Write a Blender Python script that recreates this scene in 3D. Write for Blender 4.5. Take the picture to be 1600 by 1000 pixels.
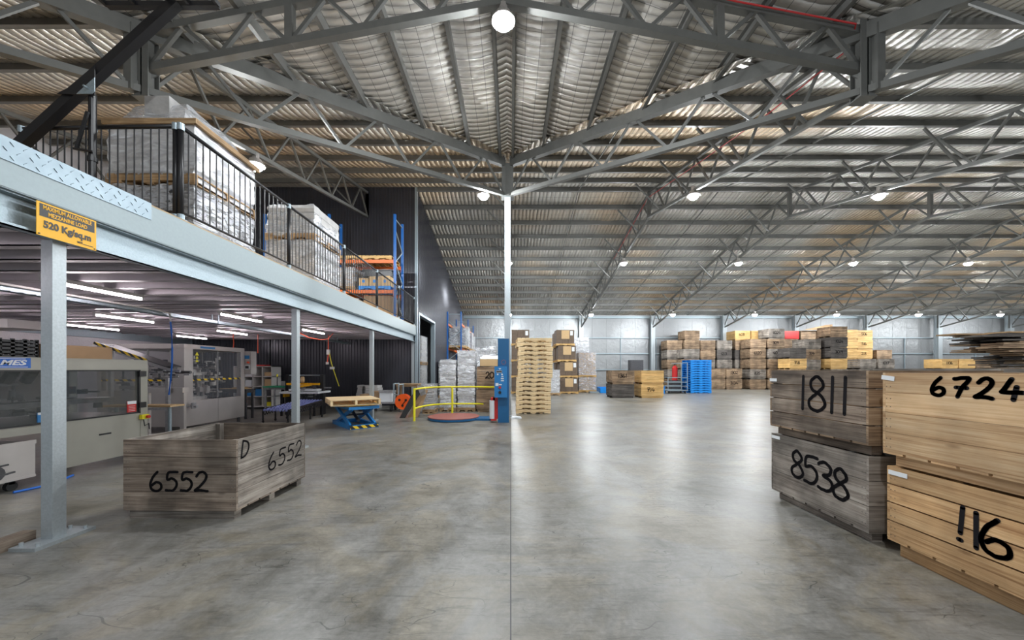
import bpy, bmesh, math, random
from mathutils import Vector, Matrix, noise
random.seed(7)
for o in list(bpy.data.objects): bpy.data.objects.remove(o)
SC = bpy.context.scene
COL = SC.collection

# ------------------------------------------------------------------ camera, world, exposure
cd = bpy.data.cameras.new('camera'); cam = bpy.data.objects.new('camera', cd); COL.objects.link(cam)
cam.location = (0, 0, 1.5); cam.rotation_euler = (math.pi/2, 0, 0)
cd.sensor_width = 36; cd.lens = 570/1600*36; cd.shift_x = 2/1600; cd.shift_y = 77/1600
cd.clip_start = .05; cd.clip_end = 300
SC.camera = cam
w = bpy.data.worlds.new('world'); SC.world = w; w.use_nodes = True
w.node_tree.nodes['Background'].inputs[0].default_value = (.86, .93, 1, 1)
w.node_tree.nodes['Background'].inputs[1].default_value = .75
SC.view_settings.view_transform = 'Standard'; SC.view_settings.look = 'None'
SC.view_settings.exposure = 0.0; SC.view_settings.gamma = 1
SC.view_settings.use_curve_mapping = False
BAY = 1150      # watts-equivalent strength of one high bay lens
TUBE = 42      # emission of one fluorescent tube

# ------------------------------------------------------------------ roof geometry
ZR, YR, S = 8.83, 15.07, .2
X0, YC = -.1, 11.72
PD = .2
YB = 30.1            # back wall
XL, XR = -13.2, 48.0 # side walls
XM = -3.9            # mezzanine edge / dark wall
PS = 1.148
def zm(y): return ZR - S*abs(y-YR)
def zw(x): return zm(YC) - S*abs(x-X0)
def yv(x): return YC - abs(x-X0)

# ------------------------------------------------------------------ materials
def newmat(name):
    m = bpy.data.materials.new(name); m.use_nodes = True
    return m, m.node_tree.nodes, m.node_tree.links, m.node_tree.nodes['Principled BSDF']
def simple(name, c, r=.5, me=0, bump=0, bs=40, var=0, emis=0):
    m, n, l, p = newmat(name)
    p.inputs['Base Color'].default_value = (*c, 1); p.inputs['Roughness'].default_value = r; p.inputs['Metallic'].default_value = me
    if emis:
        p.inputs['Emission Color'].default_value = (*c, 1); p.inputs['Emission Strength'].default_value = emis
    if bump or var:
        tc = n.new('ShaderNodeTexCoord'); nz = n.new('ShaderNodeTexNoise'); nz.inputs['Scale'].default_value = bs; nz.inputs['Detail'].default_value = 5
        l.new(tc.outputs['Object'], nz.inputs['Vector'])
        if var:
            mx = n.new('ShaderNodeMix'); mx.data_type = 'RGBA'
            mx.inputs[6].default_value = (*[x*(1-var) for x in c], 1); mx.inputs[7].default_value = (*[min(1, x*(1+var)) for x in c], 1)
            l.new(nz.outputs[0], mx.inputs[0]); l.new(mx.outputs[2], p.inputs['Base Color'])
        if bump:
            b = n.new('ShaderNodeBump'); b.inputs['Strength'].default_value = bump; b.inputs['Distance'].default_value = .02
            l.new(nz.outputs[0], b.inputs['Height']); l.new(b.outputs[0], p.inputs['Normal'])
    return m
def ramp(n, stops):
    r = n.new('ShaderNodeValToRGB'); e = r.color_ramp.elements
    while len(e) < len(stops): e.new(.5)
    for k, (pos, c) in enumerate(stops):
        e[k].position = pos; e[k].color = (*c, 1) if len(c) == 3 else c
    return r
def wood(name, dark, mid, light, stain=.5, knot=1.0, rough=.75):
    m, n, l, p = newmat(name)
    uv = n.new('ShaderNodeUVMap'); uv.uv_map = 'grain'
    mp = n.new('ShaderNodeMapping'); mp.inputs['Scale'].default_value = (2.6, 95, 1); l.new(uv.outputs[0], mp.inputs[0])
    n1 = n.new('ShaderNodeTexNoise'); n1.inputs['Scale'].default_value = 1; n1.inputs['Detail'].default_value = 6; n1.inputs['Distortion'].default_value = .6
    l.new(mp.outputs[0], n1.inputs['Vector'])
    mp2 = n.new('ShaderNodeMapping'); mp2.inputs['Scale'].default_value = (.8, 17, 1); l.new(uv.outputs[0], mp2.inputs[0])
    n2 = n.new('ShaderNodeTexNoise'); n2.inputs['Scale'].default_value = 1; n2.inputs['Detail'].default_value = 3; n2.inputs['Distortion'].default_value = 1.0
    l.new(mp2.outputs[0], n2.inputs['Vector'])
    a = n.new('ShaderNodeMath'); a.operation = 'MULTIPLY_ADD'; a.inputs[1].default_value = .45; l.new(n1.outputs[0], a.inputs[0])
    b = n.new('ShaderNodeMath'); b.operation = 'MULTIPLY'; b.inputs[1].default_value = .55; l.new(n2.outputs[0], b.inputs[0]); l.new(b.outputs[0], a.inputs[2])
    cr = ramp(n, [(.36, dark), (.5, mid), (.66, light)]); l.new(a.outputs[0], cr.inputs[0])
    # weather stains
    tc = n.new('ShaderNodeTexCoord'); n3 = n.new('ShaderNodeTexNoise'); n3.inputs['Scale'].default_value = 2.7; n3.inputs['Detail'].default_value = 5
    l.new(tc.outputs['Object'], n3.inputs['Vector'])
    sr = ramp(n, [(.4, (1-stain,)*3), (.62, (1.0,)*3)]); l.new(n3.outputs[0], sr.inputs[0])
    mu = n.new('ShaderNodeMix'); mu.data_type = 'RGBA'; mu.blend_type = 'MULTIPLY'; mu.inputs[0].default_value = 1
    l.new(cr.outputs[0], mu.inputs[6]); l.new(sr.outputs[0], mu.inputs[7])
    at = n.new('ShaderNodeAttribute'); at.attribute_name = 'tone'
    mu2 = n.new('ShaderNodeVectorMath'); mu2.operation = 'SCALE'; l.new(mu.outputs[2], mu2.inputs[0]); l.new(at.outputs['Fac'], mu2.inputs['Scale'])
    # knots
    mp3 = n.new('ShaderNodeMapping'); mp3.inputs['Scale'].default_value = (2.2, 6.5, 1); l.new(uv.outputs[0], mp3.inputs[0])
    vo = n.new('ShaderNodeTexVoronoi'); vo.inputs['Scale'].default_value = 1; l.new(mp3.outputs[0], vo.inputs['Vector'])
    kr = ramp(n, [(.05, (1, 1, 1)), (.13, (0, 0, 0))]); l.new(vo.outputs['Distance'], kr.inputs[0])
    mk = n.new('ShaderNodeMath'); mk.operation = 'MULTIPLY'; mk.inputs[1].default_value = .6*knot; l.new(kr.outputs[0], mk.inputs[0])
    mx = n.new('ShaderNodeMix'); mx.data_type = 'RGBA'; l.new(mk.outputs[0], mx.inputs[0]); l.new(mu2.outputs[0], mx.inputs[6])
    mx.inputs[7].default_value = (*[x*.55 for x in dark], 1)
    l.new(mx.outputs[2], p.inputs['Base Color']); p.inputs['Roughness'].default_value = rough
    bp = n.new('ShaderNodeBump'); bp.inputs['Strength'].default_value = .5; bp.inputs['Distance'].default_value = .004
    l.new(a.outputs[0], bp.inputs['Height']); l.new(bp.outputs[0], p.inputs['Normal'])
    return m
def foil(name, c1, c2, axis, rough=.42, metal=.55, pleat=True, bump=1.0, grid=True):
    m, n, l, p = newmat(name)
    tc = n.new('ShaderNodeTexCoord')
    nz = n.new('ShaderNodeTexNoise'); nz.inputs['Scale'].default_value = 2.2; nz.inputs['Detail'].default_value = 7; nz.inputs['Roughness'].default_value = .65
    l.new(tc.outputs['Object'], nz.inputs['Vector'])
    lg = n.new('ShaderNodeTexNoise'); lg.inputs['Scale'].default_value = .13; lg.inputs['Detail'].default_value = 2
    l.new(tc.outputs['Object'], lg.inputs['Vector'])
    rl = ramp(n, [(.5, (0, 0, 0)), (.62, (1, 1, 1))]); l.new(lg.outputs[0], rl.inputs[0])
    mx = n.new('ShaderNodeMix'); mx.data_type = 'RGBA'; l.new(rl.outputs[0], mx.inputs[0]); mx.inputs[6].default_value = (*c1, 1); mx.inputs[7].default_value = (*c2, 1)
    last = mx.outputs[2]
    h = nz.outputs[0]
    if pleat:
        wv = n.new('ShaderNodeTexWave'); wv.wave_type = 'BANDS'; wv.bands_direction = axis; wv.inputs['Scale'].default_value = 1.85
        wv.inputs['Distortion'].default_value = 1.1; wv.inputs['Detail'].default_value = 3; wv.inputs['Detail Scale'].default_value = 1.6
        l.new(tc.outputs['Object'], wv.inputs['Vector'])
        pw = n.new('ShaderNodeMath'); pw.operation = 'POWER'; pw.inputs[1].default_value = .3; l.new(wv.outputs[1], pw.inputs[0])
        ad = n.new('ShaderNodeMath'); ad.operation = 'MULTIPLY_ADD'; ad.inputs[1].default_value = 1.6; l.new(pw.outputs[0], ad.inputs[0]); l.new(nz.outputs[0], ad.inputs[2])
        h = ad.outputs[0]
    if grid:
        sx = n.new('ShaderNodeSeparateXYZ'); l.new(tc.outputs['Object'], sx.inputs[0])
        fs = []
        for k in (0, 1):
            a = n.new('ShaderNodeMath'); a.operation = 'MODULO'; a.inputs[1].default_value = .3
            b = n.new('ShaderNodeMath'); b.operation = 'ADD'; b.inputs[1].default_value = 60; l.new(sx.outputs[k], b.inputs[0]); l.new(b.outputs[0], a.inputs[0])
            c = n.new('ShaderNodeMath'); c.operation = 'LESS_THAN'; c.inputs[1].default_value = .01; l.new(a.outputs[0], c.inputs[0]); fs.append(c)
        mxx = n.new('ShaderNodeMath'); mxx.operation = 'MAXIMUM'; l.new(fs[0].outputs[0], mxx.inputs[0]); l.new(fs[1].outputs[0], mxx.inputs[1])
        sc = n.new('ShaderNodeMath'); sc.operation = 'MULTIPLY'; sc.inputs[1].default_value = .75; l.new(mxx.outputs[0], sc.inputs[0])
        m2 = n.new('ShaderNodeMix'); m2.data_type = 'RGBA'; l.new(sc.outputs[0], m2.inputs[0]); l.new(last, m2.inputs[6]); m2.inputs[7].default_value = (.05, .05, .045, 1)
        last = m2.outputs[2]
    l.new(last, p.inputs['Base Color'])
    p.inputs['Metallic'].default_value = metal; p.inputs['Roughness'].default_value = rough
    bp = n.new('ShaderNodeBump'); bp.inputs['Strength'].default_value = bump; bp.inputs['Distance'].default_value = .05
    l.new(h, bp.inputs['Height']); l.new(bp.outputs[0], p.inputs['Normal'])
    return m
def wrapmat(name, c=(.85, .87, .9), lo=.15, hi=.75, scale=5):
    m, n, l, p = newmat(name)
    tc = n.new('ShaderNodeTexCoord'); mp = n.new('ShaderNodeMapping'); mp.inputs['Scale'].default_value = (1, 1, 3.5); l.new(tc.outputs['Object'], mp.inputs[0])
    nz = n.new('ShaderNodeTexNoise'); nz.inputs['Scale'].default_value = scale; nz.inputs['Detail'].default_value = 7; nz.inputs['Distortion'].default_value = 1.5
    l.new(mp.outputs[0], nz.inputs['Vector'])
    mr = n.new('ShaderNodeMapRange'); mr.inputs['From Min'].default_value = .38; mr.inputs['From Max'].default_value = .66
    mr.inputs['To Min'].default_value = lo; mr.inputs['To Max'].default_value = hi; l.new(nz.outputs[0], mr.inputs[0])
    l.new(mr.outputs[0], p.inputs['Alpha'])
    p.inputs['Base Color'].default_value = (*c, 1); p.inputs['Roughness'].default_value = .17
    p.inputs['Metallic'].default_value = .45
    bp = n.new('ShaderNodeBump'); bp.inputs['Strength'].default_value = .9; bp.inputs['Distance'].default_value = .03
    l.new(nz.outputs[0], bp.inputs['Height']); l.new(bp.outputs[0], p.inputs['Normal'])
    return m
def glassmat(name, c=(.35, .38, .42), a=.09):
    m, n, l, p = newmat(name)
    p.inputs['Base Color'].default_value = (*c, 1); p.inputs['Roughness'].default_value = .04; p.inputs['Alpha'].default_value = a
    return m
def hazardmat(name, period=.1):
    m, n, l, p = newmat(name)
    tc = n.new('ShaderNodeTexCoord'); sx = n.new('ShaderNodeSeparateXYZ'); l.new(tc.outputs['Object'], sx.inputs[0])
    a = n.new('ShaderNodeMath'); a.operation = 'ADD'; l.new(sx.outputs[1], a.inputs[0]); l.new(sx.outputs[2], a.inputs[1])
    a2 = n.new('ShaderNodeMath'); a2.operation = 'ADD'; l.new(a.outputs[0], a2.inputs[0]); l.new(sx.outputs[0], a2.inputs[1])
    b = n.new('ShaderNodeMath'); b.operation = 'PINGPONG'; b.inputs[1].default_value = period; l.new(a2.outputs[0], b.inputs[0])
    g = n.new('ShaderNodeMath'); g.operation = 'GREATER_THAN'; g.inputs[1].default_value = period/2; l.new(b.outputs[0], g.inputs[0])
    mx = n.new('ShaderNodeMix'); mx.data_type = 'RGBA'; mx.inputs[6].default_value = (.02, .02, .02, 1); mx.inputs[7].default_value = (.9, .6, .02, 1)
    l.new(g.outputs[0], mx.inputs[0]); l.new(mx.outputs[2], p.inputs['Base Color'])
    return m

M = {}
M['steel'] = simple('painted_steel', (.16, .162, .152), .5, .35, var=.15, bs=8)
M['purlin'] = simple('galvanised_purlin', (.20, .20, .19), .45, .5, var=.25, bs=3)
M['galv'] = simple('galvanised_steel', (.34, .41, .45), .42, .6, bump=.15, bs=60, var=.2)
M['galv_col'] = simple('galvanised_column', (.40, .44, .46), .4, .5, bump=.1, bs=50, var=.18)
M['fascia'] = simple('fascia_sheet', (.255, .305, .32), .4, .35, bump=.05, bs=30, var=.07)
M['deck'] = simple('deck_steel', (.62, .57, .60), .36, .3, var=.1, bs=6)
M['decksheet'] = simple('shaded_deck_underside', (.20, .19, .20), .42, .4, var=.15, bs=6)  # deck steel painted darker, putting the shade between the joists into the colour
M['ply'] = simple('particle_board', (.45, .32, .18), .7, 0, var=.2, bs=50)
M['checker'] = simple('checker_plate_aluminium', (.25, .31, .35), .36, .7, var=.15, bs=9)
M['darkwall'] = simple('charcoal_cladding', (.052, .053, .064), .27, .35, var=.12, bs=2)
M['black'] = simple('black_paint', (.010, .010, .012), .38, .0)
M['blackm'] = simple('black_rubber', (.02, .02, .02), .8)
M['blue'] = simple('blue_paint', (.01, .12, .42), .4, var=.15, bs=6)
M['mastblue'] = simple('machine_blue_paint', (.008, .11, .27), .4, var=.1, bs=3)
M['orange'] = simple('orange_paint', (.75, .16, .02), .45, var=.1, bs=4)
M['reel'] = simple('orange_plastic', (.95, .12, .01), .4)
M['yellow'] = simple('yellow_paint', (.80, .72, .02), .45)
M['amber'] = simple('amber_sign', (.88, .45, .005), .45)
M['white'] = simple('white_laminate', (.62, .60, .58), .5)
M['cream'] = simple('cream_panel', (.36, .35, .30), .45, .15, var=.1, bs=4)
M['stainless'] = simple('stainless_steel', (.50, .47, .45), .33, .6, var=.15, bs=3)
M['darkmetal'] = simple('dark_machine_parts', (.08, .08, .085), .4, .5, var=.4, bs=18)
M['machgrey'] = simple('grey_machine_parts', (.36, .36, .37), .4, .4, var=.5, bs=14)
M['red'] = simple('red_paint', (.55, .02, .02), .4)
M['pinkred'] = simple('worn_red_deck', (.33, .11, .09), .6, var=.15, bs=8)
M['bluepl'] = simple('blue_plastic', (.005, .24, .72), .45, var=.12, bs=5)
M['bluepaint'] = simple('light_blue_paint', (.02, .20, .50), .4)
M['carton'] = simple('cardboard', (.34, .22, .12), .8, var=.12, bs=9)
M['cartonl'] = simple('light_cardboard', (.58, .40, .21), .8, var=.1, bs=9)
M['cartond'] = simple('dark_cardboard', (.14, .10, .07), .75, var=.25, bs=9)
M['sack'] = simple('grey_sacks', (.44, .43, .42), .5, bump=.6, bs=7, var=.35)
M['label'] = simple('white_label', (.75, .78, .8), .5)
M['green'] = simple('green_top', (.03, .35, .17), .5)
M['cable'] = simple('orange_cable', (.85, .10, .03), .5)
M['hose'] = simple('blue_hose', (.01, .13, .55), .4)
M['paint'] = simple('black_spray_paint', (.018, .017, .019), .9)
M['paint'].node_tree.nodes['Principled BSDF'].inputs['Specular IOR Level'].default_value = .03
M['lens'] = simple('lamp_lens', (.93, .97, 1.0), .5, emis=BAY)
M['tube'] = simple('fluorescent_tube', (1.0, .90, .95), .5, emis=TUBE)
M['glass'] = glassmat('clear_guard')
M['dglass'] = glassmat('tinted_guard', (.10, .11, .11), .42)
M['wrap'] = wrapmat('stretch_film')
M['wrapw'] = wrapmat('white_stretch_film', (.90, .91, .94), .55, .97, 2.2)
M['wrapm'] = wrapmat('milky_stretch_film', (.86, .88, .92), .35, .92, 4)
M['hazard'] = hazardmat('hazard_stripes')
M['hazardf'] = hazardmat('fine_hazard_stripes', .06)
M['wgrey'] = wood('weathered_grey_timber', (.13, .105, .085), (.27, .235, .20), (.42, .38, .33), .5)
M['wbrown'] = wood('brown_timber', (.15, .09, .055), (.32, .215, .13), (.46, .34, .22), .45)
M['wdark'] = wood('dark_timber', (.035, .03, .028), (.09, .078, .07), (.16, .145, .13), .3)
M['wyellow'] = wood('yellow_pine', (.42, .23, .07), (.66, .41, .15), (.80, .55, .25), .12, .8, .6)
M['wpine'] = wood('pale_pine', (.40, .22, .10), (.62, .41, .22), (.74, .54, .33), .2, 1.2, .6)
M['wpine2'] = wood('golden_pine', (.33, .17, .07), (.56, .34, .16), (.70, .47, .25), .25, 1.2, .6)
M['wpallet'] = wood('new_pallet_timber', (.62, .42, .20), (.84, .63, .36), (.93, .77, .50), .12, .5, .65)
M['woldpal'] = wood('used_pallet_timber', (.25, .15, .07), (.45, .29, .15), (.56, .40, .23), .3)
M['wtrim'] = wood('bin_front_timber', (.11, .078, .058), (.24, .185, .14), (.36, .30, .24), .55)
M['roofx'] = foil('roof_foil', (.60, .58, .53), (.80, .62, .42), 'X', .40, .4)  # amber second colour paints warm lamp reflections into the foil
M['roofy'] = foil('roof_foil_wing', (.64, .61, .56), (.68, .62, .53), 'Y', .40, .35)
M['wallfoil'] = foil('wall_foil', (.30, .31, .315), (.25, .255, .26), 'X', .36, .5, False, .9, False)
M['leftfoil'] = foil('pale_wall_foil', (.72, .70, .72), (.66, .65, .66), 'X', .4, .3, False, .9, False)

def floor_material():
    m, n, l, p = newmat('polished_concrete')
    tc = n.new('ShaderNodeTexCoord')
    def nz(s, d, r=.6, dist=0, vec=None):
        t = n.new('ShaderNodeTexNoise'); t.inputs['Scale'].default_value = s; t.inputs['Detail'].default_value = d
        t.inputs['Roughness'].default_value = r; t.inputs['Distortion'].default_value = dist
        l.new(vec or tc.outputs['Object'], t.inputs['Vector']); return t
    a = nz(.8, 9, .68, .9); b = nz(4.2, 9, .75, .6); c = nz(28, 4)
    cr = ramp(n, [(.36, (.085, .08, .068)), (.45, (.145, .14, .124)), (.54, (.205, .20, .185)), (.66, (.285, .275, .25))])
    ad = n.new('ShaderNodeMath'); ad.operation = 'MULTIPLY_ADD'; ad.inputs[1].default_value = .45; l.new(b.outputs[0], ad.inputs[0])
    mu = n.new('ShaderNodeMath'); mu.operation = 'MULTIPLY'; mu.inputs[1].default_value = .56; l.new(a.outputs[0], mu.inputs[0]); l.new(mu.outputs[0], ad.inputs[2])
    l.new(ad.outputs[0], cr.inputs[0])
    # fine speckle and scratches
    mp = n.new('ShaderNodeMapping'); mp.inputs['Rotation'].default_value = (0, 0, .9); mp.inputs['Scale'].default_value = (1, 9, 1); l.new(tc.outputs['Object'], mp.inputs[0])
    s = nz(2.3, 8, .75, 1.2, mp.outputs[0]); sr = ramp(n, [(.36, (.5,)*3), (.47, (1,)*3), (.6, (1,)*3), (.7, (1.5,)*3)]); l.new(s.outputs[0], sr.inputs[0])
    m1 = n.new('ShaderNodeMix'); m1.data_type = 'RGBA'; m1.blend_type = 'MULTIPLY'; m1.inputs[0].default_value = .7; l.new(cr.outputs[0], m1.inputs[6]); l.new(sr.outputs[0], m1.inputs[7])
    cs = ramp(n, [(.3, (.82,)*3), (.7, (1.12,)*3)]); l.new(c.outputs[0], cs.inputs[0])
    m2 = n.new('ShaderNodeMix'); m2.data_type = 'RGBA'; m2.blend_type = 'MULTIPLY'; m2.inputs[0].default_value = .8; l.new(m1.outputs[2], m2.inputs[6]); l.new(cs.outputs[0], m2.inputs[7])
    # olive and tan patches
    tn = nz(.9, 5, .65, 1.2, None); tr = ramp(n, [(.46, (1.0, 1.0, 1.0)), (.58, (1.08, 1.01, .88))]); l.new(tn.outputs[0], tr.inputs[0])
    m3 = n.new('ShaderNodeMix'); m3.data_type = 'RGBA'; m3.blend_type = 'MULTIPLY'; m3.inputs[0].default_value = 1; l.new(m2.outputs[2], m3.inputs[6]); l.new(tr.outputs[0], m3.inputs[7])
    # hairline scratches: thin contours of a smooth noise, broken up by another
    fac = None
    for sc_, ro in ((.9, .3), (2.1, 1.9)):
        mq = n.new('ShaderNodeMapping'); mq.inputs['Rotation'].default_value = (0, 0, ro); mq.inputs['Scale'].default_value = (1, 2.2, 1); mq.inputs['Location'].default_value = (3*ro, 7, 0); l.new(tc.outputs['Object'], mq.inputs[0])
        q = nz(sc_, 2, .5, .3, mq.outputs[0])
        s1 = n.new('ShaderNodeMath'); s1.operation = 'SUBTRACT'; s1.inputs[1].default_value = .5; l.new(q.outputs[0], s1.inputs[0])
        s2 = n.new('ShaderNodeMath'); s2.operation = 'ABSOLUTE'; l.new(s1.outputs[0], s2.inputs[0])
        s3 = n.new('ShaderNodeMath'); s3.operation = 'LESS_THAN'; s3.inputs[1].default_value = .0016*sc_; l.new(s2.outputs[0], s3.inputs[0])
        if fac is None: fac = s3.outputs[0]
        else:
            s4 = n.new('ShaderNodeMath'); s4.operation = 'MAXIMUM'; l.new(fac, s4.inputs[0]); l.new(s3.outputs[0], s4.inputs[1]); fac = s4.outputs[0]
    bk = nz(1.7, 3, .6, .5, None); bm = ramp(n, [(.5, (0, 0, 0)), (.56, (.6, .6, .6))]); l.new(bk.outputs[0], bm.inputs[0])
    s5 = n.new('ShaderNodeMath'); s5.operation = 'MULTIPLY'; l.new(fac, s5.inputs[0]); l.new(bm.outputs[0], s5.inputs[1])
    m4 = n.new('ShaderNodeMix'); m4.data_type = 'RGBA'; l.new(s5.outputs[0], m4.inputs[0]); l.new(m3.outputs[2], m4.inputs[6]); m4.inputs[7].default_value = (.035, .035, .032, 1)
    l.new(m4.outputs[2], p.inputs['Base Color'])
    rr = n.new('ShaderNodeMapRange'); rr.inputs['To Min'].default_value = .22; rr.inputs['To Max'].default_value = .52; l.new(b.outputs[0], rr.inputs[0])
    l.new(rr.outputs[0], p.inputs['Roughness'])
    bp = n.new('ShaderNodeBump'); bp.inputs['Strength'].default_value = .12; bp.inputs['Distance'].default_value = .01; l.new(b.outputs[0], bp.inputs['Height']); l.new(bp.outputs[0], p.inputs['Normal'])
    return m
M['floor'] = floor_material()

# ------------------------------------------------------------------ mesh builder
class MB:
    def __init__(s): s.v = []; s.f = []; s.m = []; s.t = []; s.uv = []
    def add(s, verts, faces, mi=0, tone=None, uvs=None):
        b = len(s.v); s.v += [tuple(p) for p in verts]
        t = random.uniform(.78, 1.18) if tone is None else tone
        for k, f in enumerate(faces):
            s.f.append([b+i for i in f]); s.m.append(mi); s.t.append(t)
            s.uv.append(uvs[k] if uvs else None)
        return s
    def obox(s, c, size, R=None, mi=0, tone=None):
        c = Vector(c); hx, hy, hz = [q/2 for q in size]
        P = [Vector((x, y, z)) for x in (-hx, hx) for y in (-hy, hy) for z in (-hz, hz)]
        F = [(0, 1, 3, 2), (4, 6, 7, 5), (0, 4, 5, 1), (2, 3, 7, 6), (0, 2, 6, 4), (1, 5, 7, 3)]
        ax = max(range(3), key=lambda k: size[k]); off = (random.uniform(0, 40), random.uniform(0, 40))
        fax = [0, 0, 1, 1, 2, 2]; uvs = []
        for f, fx in zip(F, fax):
            oth = [k for k in range(3) if k != fx]
            if ax in oth: ua = ax; va = [k for k in oth if k != ax][0]
            else: ua, va = oth
            sc = 1 if ax in oth else 14
            uvs.append([(P[i][ua]*1.0+off[0], P[i][va]*sc/ (1 if sc == 1 else 14)+off[1]+fx*.37) for i in f])
        if R: P = [R @ p for p in P]
        return s.add([p+c for p in P], F, mi, tone, uvs)
    def box(s, x0, x1, y0, y1, z0, z1, mi=0, tone=None):
        return s.obox(((x0+x1)/2, (y0+y1)/2, (z0+z1)/2), (abs(x1-x0), abs(y1-y0), abs(z1-z0)), None, mi, tone)
    def bar(s, a, b, w, h, mi=0, up=(0, 0, 1), tone=None):
        a = Vector(a); b = Vector(b); d = b-a; L = d.length; d.normalize(); up = Vector(up)
        if abs(d.dot(up)) > .98: up = Vector((0, 1, 0))
        sx = d.cross(up).normalized(); u = sx.cross(d)
        R = Matrix((d, sx, u)).transposed()
        return s.obox((a+b)/2, (L, w, h), R, mi, tone)
    def angle(s, a, b, w, t=.008, mi=0, up=(0, 0, 1)):   # L section
        a = Vector(a); b = Vector(b); d = (b-a).normalized(); up = Vector(up)
        if abs(d.dot(up)) > .98: up = Vector((0, 1, 0))
        sx = d.cross(up).normalized(); u = sx.cross(d)
        s.bar(a-u*(w/2), b-u*(w/2), w, t, mi, up); s.bar(a+sx*(w/2), b+sx*(w/2), t, w, mi, up); return s
    def cyl(s, a, b, r, n=12, mi=0, r2=None, cap=True):
        a = Vector(a); b = Vector(b); r2 = r if r2 is None else r2; d = (b-a).normalized()
        up = Vector((0, 0, 1)) if abs(d.z) < .9 else Vector((1, 0, 0))
        x = d.cross(up).normalized(); y = d.cross(x)
        V = []
        for k in range(n):
            t = 2*math.pi*k/n; q = x*math.cos(t)+y*math.sin(t); V += [a+q*r, b+q*r2]
        F = [(2*k, 2*k+1, (2*k+3) % (2*n), (2*k+2) % (2*n)) for k in range(n)]
        if cap: F += [tuple(range(0, 2*n, 2)), tuple(range(2*n-1, 0, -2))]
        return s.add(V, F, mi)
    def tube(s, pts, r, n=8, mi=0):
        pts = [Vector(p) for p in pts]; V = []; F = []
        for i, p in enumerate(pts):
            d = (pts[min(i+1, len(pts)-1)]-pts[max(i-1, 0)]).normalized()
            up = Vector((0, 0, 1)) if abs(d.z) < .95 else Vector((1, 0, 0))
            x = d.cross(up).normalized(); y = d.cross(x)
            for k in range(n):
                t = 2*math.pi*k/n; V.append(p+(x*math.cos(t)+y*math.sin(t))*r)
        for i in range(len(pts)-1):
            for k in range(n):
                F.append((i*n+k, i*n+(k+1) % n, (i+1)*n+(k+1) % n, (i+1)*n+k))
        F += [tuple(range(n)), tuple(range(len(V)-1, len(V)-n-1, -1))]
        return s.add(V, F, mi)
    def prism(s, poly, d, mi=0):    # poly: 3-D points, extruded by vector d
        d = Vector(d); n = len(poly); P = [Vector(p) for p in poly]
        V = P+[p+d for p in P]
        F = [tuple(range(n)), tuple(range(2*n-1, n-1, -1))]+[(k, (k+1) % n, n+(k+1) % n, n+k) for k in range(n)]
        return s.add(V, F, mi)
    def stroke(s, pts, w, u, v, o, mi=0):  # flat painted stroke on plane o + a*u + b*v
        u = Vector(u); v = Vector(v); o = Vector(o)
        for (x0, y0), (x1, y1) in zip(pts[:-1], pts[1:]):
            dx, dy = x1-x0, y1-y0; L = math.hypot(dx, dy) or 1e-6; nx, ny = -dy/L*w/2, dx/L*w/2
            s.add([o+u*a+v*b for a, b in ((x0+nx, y0+ny), (x1+nx, y1+ny), (x1-nx, y1-ny), (x0-nx, y0-ny))], [(0, 1, 2, 3)], mi, 1)
        for x, y in pts:
            s.add([o+u*(x+w/2*math.cos(t*math.pi/5))+v*(y+w/2*math.sin(t*math.pi/5)) for t in range(10)], [tuple(range(10))], mi, 1)
        return s
    def mesh(s, name, mats, smooth=False):
        me = bpy.data.meshes.new(name); me.from_pydata(s.v, [], s.f)
        for m in (mats if isinstance(mats, (list, tuple)) else [mats]): me.materials.append(M[m] if isinstance(m, str) else m)
        me.polygons.foreach_set('material_index', s.m)
        at = me.attributes.new('tone', 'FLOAT', 'FACE'); at.data.foreach_set('value', s.t)
        uvl = me.uv_layers.new(name='grain')
        for p, u in zip(me.polygons, s.uv):
            for k, li in enumerate(p.loop_indices):
                if u: uvl.data[li].uv = u[k]
                else:
                    q = me.vertices[me.loops[li].vertex_index].co; uvl.data[li].uv = (q.x+q.y, q.z+q.y*.3)
        if smooth: me.polygons.foreach_set('use_smooth', [True]*len(me.polygons))
        me.update(); return me
    def build(s, name, mats, parent=None, smooth=False):
        o = bpy.data.objects.new(name, s.mesh(name, mats, smooth)); COL.objects.link(o)
        if parent: o.parent = parent
        return o

def tag(o, label, cat, group=None, kind=None):
    if label: o['label'] = label
    if cat: o['category'] = cat
    if group: o['group'] = group
    if kind: o['kind'] = kind
    return o
def thing(name, label, cat, group=None, loc=(0, 0, 0), rz=0):
    o = bpy.data.objects.new(name, None); COL.objects.link(o); o.empty_display_size = .2
    o.location = loc; o.rotation_euler = (0, 0, rz)
    return tag(o, label, cat, group)
def single(name, mb, mats, label, cat, group=None, smooth=False):
    """one mesh, built in world coordinates, origin moved to its base"""
    xs = [p[0] for p in mb.v]; ys = [p[1] for p in mb.v]; z = min(p[2] for p in mb.v)
    c = Vector(((min(xs)+max(xs))/2, (min(ys)+max(ys))/2, z))
    o = mb.build(name, mats, None, smooth); o.data.transform(Matrix.Translation(-c)); o.location = c
    return tag(o, label, cat, group)
def struct(name, mb, mats, smooth=False):
    o = mb.build(name, mats, None, smooth); o['kind'] = 'structure'; return o
def rebase(root):
    """children were built in world coordinates: move the empty to the base of the thing"""
    lo = Vector((1e9,)*3); hi = -lo
    def walk(o):
        for c in o.children: yield c; yield from walk(c)
    cs = list(walk(root))
    for c in cs:
        for p in c.data.vertices:
            for k in range(3): lo[k] = min(lo[k], p.co[k]); hi[k] = max(hi[k], p.co[k])
    b = Vector(((lo.x+hi.x)/2, (lo.y+hi.y)/2, lo.z))
    for c in cs: c.data.transform(Matrix.Translation(-b))
    root.location = b
    return root
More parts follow.
